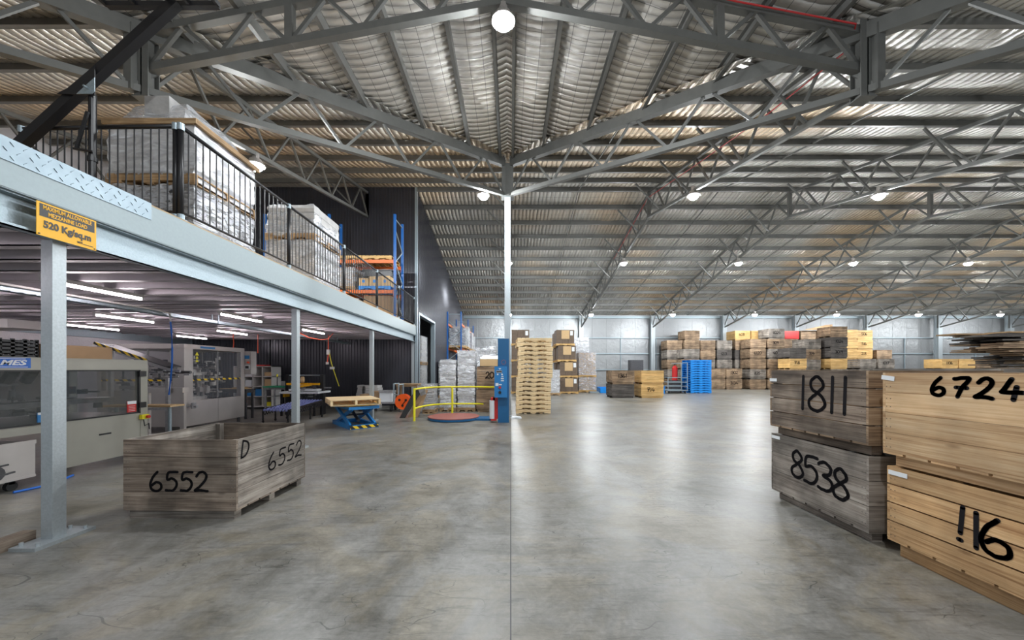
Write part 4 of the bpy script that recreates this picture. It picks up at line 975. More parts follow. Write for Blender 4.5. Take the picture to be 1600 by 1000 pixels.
def table(name, label, x0, x1, y0, y1, h, top, leg='machgrey', cat='table', tt=.04):
    t = thing(name, label, cat); mb = MB(); mb.box(x0, x1, y0, y1, h-tt, h); mb.build('tabletop', top, t)
    mb = MB(); mb.box(x0+.03, x1-.03, y0+.03, y1-.03, h-tt-.07, h-tt); mb.build('apron', leg, t)
    for x in (x0+.06, x1-.06):
        for y in (y0+.06, y1-.06): mb = MB(); mb.box(x-.025, x+.025, y-.025, y+.025, 0, h-tt); mb.build('leg', leg, t)
    return rebase(t)
table('green_topped_table', 'grey bench with bright green top beside the cube shelf', -8.3, -7.5, 12.2, 12.8, .93, 'green')
t = table('packing_conveyor', 'dark conveyor table in front of the cube shelving', -8.75, -7.9, 10.9, 11.3, .9, 'darkmetal', 'darkmetal', 'conveyor')
mb = MB(); mb.box(-8.75, -7.95, 10.95, 11.2, .905, .925); mb.box(-8.4, -8.1, 11.0, 11.25, .925, .95); single('cardboard_sheet', mb, 'cartonl', 'flat cardboard pieces lying on the dark conveyor', 'cardboard')
t = thing('signal_light', 'thin black beacon pole with yellow lamp on green table', 'beacon'); mb = MB(); mb.cyl((-8.0, 12.5, .93), (-8.0, 12.5, 1.25), .015, 8); mb.build('pole', 'black', t); mb = MB(); mb.cyl((-8.0, 12.5, 1.25), (-8.0, 12.5, 1.33), .025, 10); mb.build('lamp', 'yellow', t); rebase(t)
mb = MB(); mb.box(-7.8, -7.55, 12.4, 12.7, .932, 1.1); mb.box(-7.78, -7.57, 12.38, 12.4, .96, 1.06); single('grey_machine_box', mb, 'machgrey', 'small grey printer box on the green table', 'printer')
t = thing('carton_taping_machine', 'black and yellow carton taping machine behind the second post', 'machine')
for x in (-6.95, -5.8):
    mb = MB(); mb.box(x-.05, x+.05, 11.2, 11.35, 0, 1.32); mb.build('mast', 'black', t)
mb = MB(); mb.cyl((-6.95, 11.27, 1.3), (-5.8, 11.27, 1.3), .02, 8); mb.build('top_bar', 'galv', t)
mb = MB(); mb.box(-6.9, -5.85, 11.1, 11.2, .98, 1.05); mb.bar((-6.6, 10.95, .9), (-6.05, 11.05, 1.0), .07, .06); mb.box(-6.95, -6.85, 10.95, 11.2, .6, .7); mb.build('tape_head', 'amber', t)
mb = MB(); mb.cyl((-6.35, 11.0, 1.16), (-6.3, 11.05, 1.16), .1, 18); mb.build('tape_roll', 'cartonl', t)
mb = MB(); mb.box(-6.95, -5.7, 10.8, 11.6, .72, .78); mb.box(-6.7, -5.8, 10.9, 11.4, .80, .86); mb.build('bed', 'label', t)
mb = MB(); clutter(mb, -6.8, -5.75, 10.9, 11.4, .6, .95, 30, (0, 1), 8); mb.build('mechanism', ['darkmetal', 'machgrey'], t)
for x in (-6.9, -5.85): mb = MB(); mb.bar((x, 10.85, 0), (x, 10.85, .72), .05, .05); mb.bar((x, 11.5, 0), (x, 11.5, .72), .05, .05); mb.build('leg', 'black', t)
rebase(t)
t_ = t
t_.location.x -= .45; t_.location.y += .85
t = thing('roller_conveyor', 'expanding roller conveyor with blue skate wheels on black legs', 'conveyor')
P0 = Vector((-6.55, 10.15, .36)); P1 = Vector((-6.3, 11.5, .52)); dirv = (P1-P0).normalized(); sd = Vector((dirv.y, -dirv.x, 0)).normalized()
n = 17
mbr = MB(); mbw = MB()
for k in range(n):
    c = P0+(P1-P0)*k/(n-1); mbr.cyl(c-sd*.4, c+sd*.4, .007, 6)
    for j in range(8): q = c+sd*(-.35+.1*j+.02*(k % 2)); mbw.cyl(q-sd*.014, q+sd*.014, .034, 10)
mbr.build('axles', 'galv', t); o = mbw.build('skate_wheels', simple('lilac_blue_wheels', (.24, .27, .58), .45), t); o['kind'] = 'stuff'
for s_ in (-1, 1):
    mb = MB(); mb.bar(P0+sd*.42*s_, P1+sd*.42*s_, .02, .05)
    for k in range(0, n-1, 1):
        a = P0+(P1-P0)*k/(n-1)+sd*.42*s_; b = P0+(P1-P0)*(k+1)/(n-1)+sd*.42*s_; mb.bar(a-Vector((0, 0, .03)), b-Vector((0, 0, .16)), .01, .02); mb.bar(a-Vector((0, 0, .16)), b-Vector((0, 0, .03)), .01, .02)
    mb.build('side_lattice', 'black', t)
for k in (0, 5, 10, 16):
    for s_ in (-1, 1):
        c = P0+(P1-P0)*k/(n-1)+sd*.4*s_; mb = MB(); mb.bar((c.x, c.y, .05), (c.x, c.y, c.z-.03), .03, .03); mb.cyl((c.x-.015, c.y, .035), (c.x+.015, c.y, .035), .035, 10); mb.build('leg', 'black', t)
rebase(t)

# ---- scissor lift with pallet
t = thing('scissor_lift_table', 'blue scissor lift table carrying a single timber pallet', 'lift table', loc=(-4.18, 9.78, 0), rz=math.radians(41))
L, W = .98, .40   # half length (local y), half width (local x)
L = .74; W = .36
mb = MB(); mb.box(-W, -W+.09, -L, L, 0, .10); mb.box(W-.09, W, -L, L, 0, .10); mb.box(-W, W, -L, -L+.1, 0, .10); mb.box(-W, W, L-.1, L, 0, .10); mb.build('base_frame', 'bluepaint', t)
mb = MB(); mb.box(-W+.01, W-.01, -L-.004, -L, .015, .09); mb.box(W, W+.004, -L+.02, L-.1, .05, .1); mb.build('hazard_strip', 'hazard', t)
mb = MB()
for x in (-W+.05, W-.05): mb.bar((x, -L+.12, .08), (x, L-.15, .50), .05, .09)
mb.build('scissor_leg', 'bluepaint', t)
mb = MB()
for x in (-W+.11, W-.11): mb.bar((x, L-.12, .08), (x, -L+.15, .50), .05, .09)
mb.build('scissor_leg', 'bluepaint', t)
mb = MB(); mb.cyl((0, -.3, .16), (0, .25, .38), .04, 12); mb.cyl((-W+.05, 0, .29), (W-.05, 0, .29), .025, 10); mb.build('hydraulic_ram', 'darkmetal', t)
mb = MB(); mb.box(-W-.02, W+.02, -L, L, .49, .56); mb.build('platform', 'bluepaint', t)
mb = MB(); mb.cyl((0, 0, .562), (0, 0, .60), .62, 32); mb.build('turntable_ring', 'amber', t)
o = single('timber_pallet', pallet_mb(1.3, 1.16, .145, 0, -.60, -.63, .602), 'wpallet', 'single timber pallet lying on the blue scissor lift', 'pallet')
o.location = (-4.18, 9.62, .602); o.rotation_euler = (0, 0, math.radians(-58))

# ---- flat trolley, foam, tub, reel
t = thing('flat_trolley', 'low steel platform trolley by the charcoal wall', 'trolley')
mb = MB(); mb.box(-5.6, -3.95, 12.9, 13.6, .28, .34); mb.build('platform', 'machgrey', t)
for x in (-5.35, -4.25):
    for y in (12.98, 13.5): mb = MB(); mb.cyl((x-.03, y, .11), (x+.03, y, .11), .11, 16); mb.bar((x, y, .11), (x, y, .28), .05, .05); mb.build('wheel', 'blackm', t)
mb = MB(); mb.tube([(-4.15, 12.95, .34), (-4.15, 12.95, .98), (-4.15, 13.5, .98), (-4.15, 13.5, .34)], .03, 8); mb.tube([(-3.98, 12.95, .34), (-3.98, 12.95, .95), (-3.98, 13.5, .95), (-3.98, 13.5, .34)], .03, 8); mb.bar((-4.15, 12.95, .6), (-3.98, 12.95, .6), .03, .03); mb.build('push_handle', 'galv', t); rebase(t)
for i, (x, z, h_, a) in enumerate(((-5.75, .0, .95, .18), (-5.45, .0, .9, .05), (-5.15, .0, .85, 0))):
    mb = MB(); R = Matrix.Rotation(a, 3, 'Y')
    for k in range(9): mb.obox(Vector((x, 13.95, 0))+R @ Vector((random.uniform(-.02, .02), 0, .06+k*.098)), (.3, .5, .09), R)
    single('foam_pile', mb, 'sack', 'pile of grey foam packing by the charcoal wall, %s' % ('leaning left one', 'middle one', 'right one beside the cartons')[i], 'foam pile', 'grey foam piles')
mb = MB(); mb.box(-5.05, -4.7, 13.05, 13.5, .342, .7); mb.box(-5.4, -5.07, 13.05, 13.5, .342, .6); single('carton_stack', mb, 'carton', 'brown cartons stacked on the flat trolley', 'carton')
t = thing('white_tub', 'white lettered tub on the flat trolley', 'tub'); mb = MB(); mb.box(-4.68, -4.25, 13.0, 13.45, .342, .66); mb.build('tub_body', 'label', t); mb = MB(); mb.box(-4.7, -4.23, 12.98, 13.47, .66, .74); mb.build('lid', 'machgrey', t); rebase(t)
t = thing('hose_reel', 'bright orange reel standing behind the yellow rail post', 'reel')
c = Vector((-3.78, 12.75, .36))
mb = MB(); mb.cyl(c, c+Vector((0, .03, 0)), .27, 28); mb.cyl(c+Vector((0, .2, 0)), c+Vector((0, .23, 0)), .27, 28); mb.cyl(c+Vector((0, .03, 0)), c+Vector((0, .2, 0)), .14, 20); mb.build('spool', 'reel', t)
mb = MB()
for k in range(3):
    a = k*2.094+.5; mb.cyl(c+Vector((.13*math.cos(a), -.004, .13*math.sin(a))), c+Vector((.13*math.cos(a), 0, .13*math.sin(a))), .045, 12)
mb.bar(c+Vector((-.03, -.006, -.13)), c+Vector((.12, -.006, .06)), .006, .03); mb.build('hub_holes', 'black', t)
mb = MB(); mb.bar((c.x-.16, c.y+.1, 0), (c.x-.02, c.y+.12, .36), .03, .03); mb.bar((c.x+.16, c.y+.1, 0), (c.x+.02, c.y+.12, .36), .03, .03); mb.build('stand', 'darkmetal', t); rebase(t)
table('wire_bench', 'small timber-topped bench behind the orange reel', -4.35, -3.5, 13.75, 14.3, .95, 'woldpal', 'woldpal')
mb = MB(); R = Matrix.Rotation(math.radians(-38), 3, 'Y')
# leaning boards
mb = MB(); mb.prism([(-3.42, 11.2, 0), (-3.26, 11.2, 0), (-2.74, 11.5, .92), (-2.88, 11.5, .98), (-3.14, 11.4, .62)], (.0, .05, 0)); single('black_board', mb, 'blackm', 'black rubber board leaning behind the yellow rail', 'board')
mb = MB(); mb.prism([(-3.22, 11.4, 0), (-2.90, 11.4, 0), (-2.66, 11.75, .84), (-2.9, 11.75, .88)], (.0, .02, 0)); single('cardboard_board', mb, 'carton', 'brown cardboard sheet leaning beside the black board', 'board')
mb = MB(); mb.prism([(-2.95, 11.44, .99), (-2.72, 11.44, .99), (-2.66, 11.44, .72), (-2.82, 11.44, .66)], (.0, .03, 0)); single('grey_tray', mb, 'machgrey', 'grey metal tray resting on the leaning cardboard', 'tray')

# ---- pallet wrapper
t = thing('pallet_wrapping_machine', 'blue pallet wrapping machine with mast and red turntable', 'wrapper')
mb = MB(); mb.cyl((-1.72, 11.0, .015), (-1.72, 11.0, .075), .76, 48); mb.build('turntable_rim', 'mastblue', t)
mb = MB(); mb.cyl((-1.72, 11.0, .075), (-1.72, 11.0, .095), .765, 48); mb.build('turntable', 'pinkred', t)
mb = MB(); mb.box(-1.3, -.42, 10.65, 11.2, .0, .06); mb.build('base_arm', 'mastblue', t)
mb = MB(); mb.box(-.36, -.05, 10.25, 10.6, 0, 2.36); mb.build('mast', 'mastblue', t)
mb = MB(); mb.box(-.45, -.10, 10.08, 10.25, .72, 1.58); p = mb.build('control_panel', 'bluepaint', t)
mb = MB(); yy = 10.075
mb.box(-.40, -.24, yy, yy+.01, 1.40, 1.47); mb.build('display', 'machgrey', p)
mb = MB(); mb.box(-.39, -.25, yy-.003, yy, 1.42, 1.45); mb.build('display_glass', 'black', p)
mb = MB()
for a, b, c_, d in ((-.38, -.34, 1.34, 1.38), (-.26, -.22, 1.34, 1.38), (-.26, -.20, 1.29, 1.31), (-.27, -.19, 1.23, 1.26), (-.27, -.19, 1.17, 1.20), (-.42, -.34, 1.04, 1.12), (-.33, -.25, 1.06, 1.09)): mb.box(a, b, yy, yy+.005, c_, d)
mb.prism([(-.34, yy, 1.53), (-.26, yy, 1.53), (-.30, yy, 1.49)], (0, .004, 0)); mb.build('panel_labels', 'label', p)
mb = MB(); mb.cyl((-.30, yy+.005, 1.0), (-.30, yy-.03, 1.0), .035, 14); mb.build('switch_knob', 'red', p)
mb = MB(); mb.cyl((-.30, yy+.005, .86), (-.30, yy-.03, .86), .04, 14); mb.build('switch_knob', 'black', p)
mb = MB()
for k in range(9):
    a = k*.7; mb.cyl((-.2+.06*math.cos(a), 10.245, 1.7+.06*math.sin(a)), (-.2+.06*math.cos(a), 10.25, 1.7+.06*math.sin(a)), .012, 8)
mb.build('round_emblem', 'pinkred', t)
mb = MB(); mb.box(-.56, -.44, 10.3, 10.5, .62, .70); mb.box(-.5, -.36, 10.3, 10.5, .1, .7); mb.box(-.56, -.40, 10.28, 10.5, .05, .10); mb.build('film_carriage', 'red', t)
mb = MB(); mb.cyl((-.52, 10.36, .10), (-.52, 10.36, .62), .085, 20); mb.build('film_roll', 'label', t)
rebase(t)
t = thing('yellow_guard_rail', 'curved yellow safety rail around the turntable', 'railing')
mb = MB(); mb.cyl((-2.79, 10.55, 0), (-2.79, 10.55, .95), .035, 12); mb.build('post', 'yellow', t); mb = MB(); mb.cyl((-1.93, 12.05, 0), (-1.93, 12.05, .90), .035, 12); mb.build('post', 'yellow', t)
arc = [(-2.79, 10.55), (-2.76, 10.9), (-2.68, 11.35), (-2.5, 11.75), (-2.2, 11.98), (-1.93, 12.05), (-1.2, 12.05), (-.38, 11.75)]
mb = MB(); mb.tube([(x, y, .92) for x, y in arc], .028, 8); mb.build('top_rail', 'yellow', t, True)
mb = MB(); mb.tube([(x, y, .36) for x, y in arc[:-1]]+[(-.9, 11.98, .36)], .028, 8); mb.build('middle_rail', 'yellow', t, True); rebase(t)
mb = MB(); wrap_m = wrap_mb(.0, .32, 11.1, 11.3, .0, .06, .03, .04, .3, seed=20); single('plastic_scrap', wrap_m, 'label', 'crumpled white plastic scrap at the foot of the column', 'plastic scrap')

# ---- wrapped goods beside the dark wall
wrapped('tall stack of silver wrapped sacks behind the yellow rail, right half', -1.9, -1.25, 12.9, 14.0, 0, 2.15, 'sack', 'sacks', 'wrapm', .02, seed=21)
wrapped('shorter silver wrapped sacks behind the yellow rail, left half', -2.52, -1.92, 12.9, 14.0, 0, 1.82, 'sack', 'sacks', 'wrapm', .03, seed=22)
wrapped('small low stack of wrapped trays right of the leaning boards', -2.98, -2.56, 12.3, 12.9, 0, .98, 'sack', 'sacks', 'wrap', .015, seed=23)
wrapped('grey carton load inside the store room doorway, lower', -4.95, -3.98, 16.4, 17.5, 0, 1.7, 'sack', 'cartons', 'wrap', .01, seed=24)
wrapped('grey carton load inside the store room doorway, upper', -4.95, -3.98, 16.4, 17.5, 1.7, 1.3, 'sack', 'cartons', 'wrap', .01, seed=25)
rack('blue and orange pallet rack along the charcoal side wall', [22.2, 25.8, 29.4], [2.75, 4.25], 'y', .82, XM+.06, 0, 5.0)
for i, y in enumerate((22.4, 23.7, 26.1, 27.4)):
    wrapped('wrapped load on the wall rack shelf, %s from the front' % ORD[i], XM+.1, XM+1.15, y, y+1.15, 2.815, (1.2, 1.45, 1.3, 1.2)[i], 'darkmetal' if i == 0 else 'sack', 'cartons', 'wrapm', .04, seed=30+i, pal='wyellow')
for i, y in enumerate((19.0, 20.3)):
    wrapped('dark wrapped load on the floor beside the side wall, %s' % ('nearer one', 'further one')[i], XM+.12, XM+1.2, y, y+1.15, 0, 1.9, 'cartond', 'cartons', 'wrap', .02, seed=36+i)
for i, (x, y) in enumerate(((-2.3, 16.4), (-1.1, 16.6), (-1.9, 19.5))):
    wrapped('white wrapped load standing behind the brown bins, %s' % ('left', 'right', 'furthest')[i], x, x+1.1, y, y+1.1, 0, (2.25, 2.1, 2.7)[i], 'sack', 'cartons', 'wrapm', .04, seed=40+i)
# ================================================================== FRUIT BINS
def bin_parts(t, w, d, h, nb, gap, mats, skid=.09, post=.05, th=.02, order='x', rx=.04):
    """bin centred on the origin of t; mats = (front, side); body above three runners along x"""
    z0 = skid+.018; bh = (h-z0)/nb
    def planks(name, mat, face):
        mb = MB()
        for k in range(nb):
            a = z0+bh*k; b = a+bh-gap
            e = random.uniform(-.004, .004)
            if face == 'f': mb.box(-w/2, w/2, -d/2, -d/2+th, a, b)
            if face == 'b': mb.box(-w/2, w/2, d/2-th, d/2, a, b)
            if face == 'l': mb.box(-w/2-e*0, -w/2+th, -d/2+th+.001, d/2-th-.001, a, b)
            if face == 'r': mb.box(w/2-th, w/2, -d/2+th+.001, d/2-th-.001, a, b)
        return mb.build(name, mat, t)
    planks('side_panel', mats[0], 'f'); planks('side_panel', mats[0], 'b'); planks('side_panel', mats[1], 'l'); planks('side_panel', mats[1], 'r')
    for sx in (-1, 1):
        for sy in (-1, 1):
            mb = MB(); cx = sx*(w/2-th-post/2-.001); cy = sy*(d/2-th-post/2-.001); mb.box(cx-post/2, cx+post/2, cy-post/2, cy+post/2, z0, h-.01); mb.build('corner_post', mats[1], t)
    mb = MB(); n = 7
    for k in range(n): y = -d/2+k*(d-.15)/(n-1); mb.box(-w/2+.001, w/2-.001, y, y+.148, skid, skid+.017)
    mb.build('floor_boards', mats[0], t)
    for k in (-1, 0, 1):
        mb = MB()
        if order == 'x': y = k*(d/2-.07); mb.box(-w/2+rx, w/2-rx, y-.045, y+.045, 0, skid-.001)
        else: x = k*(w/2-.07-rx); mb.box(x-.045, x+.045, -d/2+rx, d/2-rx, 0, skid-.001)
        mb.build('runner', mats[1], t)
def nails(t, face, w, d, h, z0, nb, mirror=True):
    mb = MB(); bh = (h-z0)/nb
    for k in range(nb):
        for zz in (.3, .7):
            z = z0+bh*(k+zz)
            for s in (-1, 1):
                for q in (.03, .06):
                    if face == 'l': y = s*(d/2-q); mb.cyl((-w/2-.0015, y, z), (-w/2+.001, y, z), .0035, 6)
                    if face == 'f': x = s*(w/2-q); mb.cyl((x, -d/2-.0015, z), (x, -d/2+.001, z), .0035, 6)
                    if face == 'r': y = s*(d/2-q); mb.cyl((w/2-.001, y, z), (w/2+.0015, y, z), .0035, 6)
    o = mb.build('nail_heads', 'darkmetal', t); o['kind'] = 'stuff'; return o
def bin_label(t, w, d, z, face, y, ln=.13, tilt=0):
    mb = MB()
    if face == 'l':
        R = Matrix.Rotation(tilt, 3, 'X'); mb.obox((-w/2-.003, y, z), (.003, ln, .035), R)
    if face == 'f': mb.obox((y, -d/2-.003, z), (ln, .003, .035))
    mb.build('paper_tag', 'label', t)
W = 1.165
# --- 6552
t = thing('fruit_bin', 'empty grey timber bin painted 6552 standing alone on the floor', 'bin', 'large timber fruit bins', loc=(-3.292, 4.225, 0), rz=math.radians(-1.2))
bin_parts(t, 1.15, 1.17, .80, 4, .005, ('wtrim', 'wgrey'), .088, .06, .022, rx=.04)
nails(t, 'f', 1.15, 1.17, .8, .1, 4); nails(t, 'r', 1.15, 1.17, .8, .1, 4)
numerals('6552', (-.30, -.587, .285), (1, 0, 0), (0, 0, 1), .19, .80, .026).build('painted_number', 'paint', t)
numerals('6552', (.577, -.12, .36), (0, 1, 0), (0, 0, 1), .19, .86, .02, .1, .06).build('painted_number', 'paint', t)
numerals('D', (.577, -.53, .60), (0, 1, 0), (0, 0, 1), .17, .8, .02, .1).build('painted_number', 'paint', t)
# --- stack L
XS = 3.05
t = thing('fruit_bin', 'grey timber bin painted 8538, bottom of the two nearest grey bins', 'bin', 'large timber fruit bins', loc=(XS+W/2+.03, 3.135+W/2, 0), rz=math.radians(-.6))
bin_parts(t, W, W+.02, .755, 3, .005, ('wgrey', 'wgrey'), .088, .06, .02, 'y')
nails(t, 'l', W, W+.02, .755, .1, 3); bin_label(t, W, W, .71, 'l', .52)
numerals('8538', (-W/2-.002, .29, .34), (0, -1, 0), (0, 0, 1), .28, .62, .034, .02, -.06).build('painted_number', 'paint', t)
t = thing('fruit_bin', 'brown slatted bin painted 1811 on top of bin 8538', 'bin', 'large timber fruit bins', loc=(XS+W/2, 3.12+W/2, .757), rz=math.radians(.5))
bin_parts(t, W, W, .742, 4, .012, ('wbrown', 'wtrim'), .088, .06, .02, 'y')
nails(t, 'l', W, W, .742, .1, 4); bin_label(t, W, W, .62, 'l', .53, .11)
numerals('1811', (-W/2-.002, .18, .33), (0, -1, 0), (0, 0, 1), .34, .62, .034, .03).build('painted_number', 'paint', t)
# --- stack R
t = thing('fruit_bin', 'golden pine slatted bin painted 116, bottom right foreground', 'bin', 'large timber fruit bins', loc=(XS+W/2+.02, 1.81+W/2, 0))
bin_parts(t, W, W, .728, 4, .012, ('wpine2', 'wpine2'), .12, .06, .02, 'y')
nails(t, 'l', W, W, .728, .12, 4); bin_label(t, W, W, .67, 'l', .5, .14, 0)
numerals("!16", (-W/2-.002, .13, .33), (0, -1, 0), (0, 0, 1), .23, .5, .03, .0, -.03).build('painted_number', 'paint', t)
t = thing('fruit_bin', 'pale pine bin painted 6724, top of the right foreground stack', 'bin', 'large timber fruit bins', loc=(XS+W/2-.01, 1.815+W/2, .73))
bin_parts(t, W, W, .745, 4, .003, ('wpine', 'wpine'), .09, .06, .02, 'y')
nails(t, 'l', W, W, .745, .1, 4); bin_label(t, W, W, .70, 'l', .54, .10, .12)
numerals("6724'", (-W/2-.002, .24, .585), (0, -1, 0), (0, 0, 1), .125, 1.0, .027, .12).build('painted_number', 'paint', t)
# bins behind the foreground stacks
def far_bin_mesh(name, mat, nb=4, gap=.01, w=W, d=W, h=.75):
    mb = MB(); z0 = .1; bh = (h-z0)/nb
    for k in range(nb):
        a = z0+bh*k; b = a+bh-gap
        mb.box(-w/2, w/2, -d/2, -d/2+.02, a, b); mb.box(-w/2, w/2, d/2-.02, d/2, a, b); mb.box(-w/2, -w/2+.02, -d/2+.021, d/2-.021, a, b); mb.box(w/2-.02, w/2, -d/2+.021, d/2-.021, a, b)
    for sx in (-1, 1):
        for sy in (-1, 1): mb.box(sx*(w/2-.05)-.025, sx*(w/2-.05)+.025, sy*(d/2-.05)-.025, sy*(d/2-.05)+.025, z0, h-.01)
    mb.box(-w/2+.02, w/2-.02, -d/2+.02, d/2-.02, .082, .1)
    for k in (-1, 0, 1): mb.box(-w/2+.04, w/2-.04, k*(d/2-.07)-.045, k*(d/2-.07)+.045, 0, .08)
    return mb.mesh(name, mat)
VAR = {}
for key, mat in (('grey', 'wgrey'), ('brown', 'wbrown'), ('dark', 'wdark'), ('yellow', 'wyellow')):
    VAR[key] = [far_bin_mesh('fruit_bin_'+key, mat, nb) for nb in (3, 4, 4)]
DESC = {'grey': 'weathered grey', 'brown': 'brown', 'dark': 'dark charcoal', 'yellow': 'yellow pine'}
def pos_word(i, n):
    if n == 1: return 'single bin'
    if i == n-1: return 'topmost'
    if i == 0: return 'lowest'
    return '%s from the bottom' % ORD[i]
nums = iter(['3019', '4071', '1304', '2217', '935', '3134', '716', '8124', '5230', '614', '728', '1098'])
def bin_stack(where, x, y, cols, h=.75, rot=0, numbered=()):
    for i, c in enumerate(cols):
        nm = 'fruit_bin'
        o = bpy.data.objects.new(nm, random.choice(VAR[c])); COL.objects.link(o)
        jx, jy, jr = (random.uniform(-.02, .02), random.uniform(-.02, .02), random.uniform(-.012, .012)) if i else (0, 0, 0)
        o.location = (x+W/2+jx, y+W/2+jy, i*h+.0005*i); o.rotation_euler = (0, 0, rot+jr); o.scale = (1, 1, h/.75)
        tag(o, '%s bin, %s in %s' % (DESC[c], pos_word(i, len(cols)), where), 'bin', 'fruit bins stacked in the hall')
        if i in numbered:
            mb = numerals(numbered[i], (-.28, -W/2-.003, .36), (1, 0, 0), (0, 0, 1), .2, .75, .035); p = mb.build('painted_number', 'paint', o)
bin_stack('the pair behind the brown foreground bin', 4.30, 3.2, ['brown', 'grey'], .758)
bin_stack('the pair behind the pale foreground bin', 4.32, 1.85, ['yellow', 'grey'], .74)
bin_stack('the pair behind the turntable', -1.2, 12.75, ['brown', 'brown'], .80, numbered={1: '201'})
# four bins mid hall
bin_stack('the left mid-hall pair', 5.27, 19.0, ['dark', 'brown'], .72, numbered={1: '1361'})
bin_stack('the right mid-hall pair', 6.80, 19.0, ['yellow', 'yellow'], .72, numbered={0: '714'})
# the wall of bins
B, G, D, Y = 'brown', 'grey', 'dark', 'yellow'
bin_stack('the low pair right of the blue pallets', 16.0, 27.06, [B, B], .78, numbered={0: '3134', 1: '1302'})
bin_stack('the low stack touching the blue pallets', 14.78, 27.1, [B, B], .78)
bin_stack('the first tall front stack from the left', 17.72, 27.0, [B, G, B, B, B], numbered={1: '835', 3: '6120'})
bin_stack('the second tall front stack from the left', 19.05, 26.9, [B, B, B, G, B, G], numbered={3: '4071', 4: '309', 5: '1024'})
bin_stack('the short stack with dark bin on yellow', 19.5, 25.5, [B, B, Y, D], numbered={2: '718'})
bin_stack('the third tall front stack from the left', 20.95, 26.0, [G, B, G, B, G], .73, numbered={3: '314', 4: '1111'})
bin_stack('the half-hidden stack behind the short one', 19.95, 28.3, [B, B, G, B, B])
bin_stack('the tallest front stack at right', 22.38, 25.5, [B, G, Y, D, D, B], numbered={3: '3019', 4: '1024'})
bin_stack('the left one of two yellow stacks', 25.1, 27.6, [Y, Y, Y, Y, Y, Y])
bin_stack('the right one of two yellow stacks', 26.6, 28.0, [Y, Y, Y, Y, Y, Y], numbered={5: '506', 4: '516', 3: '218'})
bin_stack('the low grey stack before the yellow ones', 25.35, 26.5, [B, G, G])
bin_stack('the low grey stack at the right end', 26.72, 26.5, [B, B, G], numbered={2: '1017'})
bin_stack('the brown stack behind the right end', 28.3, 28.2, [G, B, B, B])
bin_stack('the leftmost stack by the wall', 12.15, 28.3, [B, G, B, G, B])
bin_stack('the second back-row stack from the left', 13.45, 28.2, [B, G, B, G, B, B])
bin_stack('the stack directly behind the blue pallets', 12.75, 26.9, [B, G, B, G])
bin_stack('the third back-row stack from the left', 14.75, 28.4, [G, B, G, B, B])
bin_stack('the dark grey stack behind the low pair', 16.05, 28.35, [G, D, G, D, G], numbered={3: '1213'})
bin_stack('the yellow-topped back stack', 17.45, 28.35, [D, B, G, D, B, Y], numbered={5: '608'})
bin_stack('the yellow-topped back stack, further right', 18.75, 28.35, [B, G, B, D, B, Y])
bin_stack('the back stack carrying a red board', 21.2, 28.3, [B, G, B, B, B, B])
mb = MB(); mb.box(21.24, 22.34, 28.27, 28.285, 3.86, 4.45); single('red_board', mb, 'red', 'red painted board on a bin between the tall stacks', 'board')
bin_stack('the back stack under the tilted plywood', 22.5, 28.3, [B, G, B, B, B, B])
mb = MB(); mb.prism([(22.45, 28.0, 4.52), (24.7, 28.0, 4.52), (24.7, 28.0, 4.95), (24.2, 28.0, 4.9)], (0, .02, 0)); single('plywood_sheet', mb, 'woldpal', 'tilted plywood sheet on top of the bin stacks', 'sheet')
bin_stack('the back stack right of tilted plywood', 23.8, 28.3, [B, G, B, G, B, B])
bin_stack('the far right row, first stack', 31.3, 26.5, [B, Y, Y], numbered={2: '1106'})
bin_stack('the far right row, second stack', 32.55, 26.5, [G, B, Y])
bin_stack('the far right row, third stack', 33.8, 26.5, [G, B, B]); bin_stack('the far right row, fourth stack', 35.05, 26.5, [B, G, G])
# plank pile on bins
for i, x in enumerate((11.6, 12.85, 14.1)): bin_stack('the %s stack under the plank pile' % ('left', 'middle', 'right')[i], x, 8.6, [B, G])
r = random.Random(4)
for k in range(20):
    for j in range(2):
        z = 1.503+k*.0455; x0 = 11.7+r.uniform(-.25, .45)-.30*(k > 16)+(.5 if k < 9 else 0); L = r.uniform(3.2, 4.1); y = 8.66+j*.5+r.uniform(-.05, .05)
        mb = MB(); mb.obox((x0+L/2, y+.2, z+.017), (L, .42, .034), Matrix.Rotation(r.uniform(-.02, .02), 3, 'Z'))
        single('rough_plank', mb, 'woldpal' if k == 19 else ('wbrown' if r.random() < .6 else 'wdark'), 'rough sawn brown plank, %s up from the bins, %s row' % (ORD[k], ('front', 'back')[j]), 'plank', 'rough sawn planks piled on bins')

# --- on the brown bins behind the turntable
open_box('cardboard_box', 'tan cardboard box on top of the brown bins by the mast', 'box', -1.08, -.45, 12.8, 13.3, 1.605, .25, 'cartonl', False)
single('wrap_bundle', wrap_mb(-1.2, -.1, 13.35, 13.9, 1.605, 2.0, .06, .07, .3, seed=50), 'label', 'crumpled white film bundle on the brown bins', 'plastic film', smooth=True)
single('film_scrap', wrap_mb(-.85, -.4, 12.9, 13.2, 1.857, 1.93, .03, .05, .3, seed=51), 'label', 'small white film scrap on the tan cardboard box', 'plastic film', smooth=True)

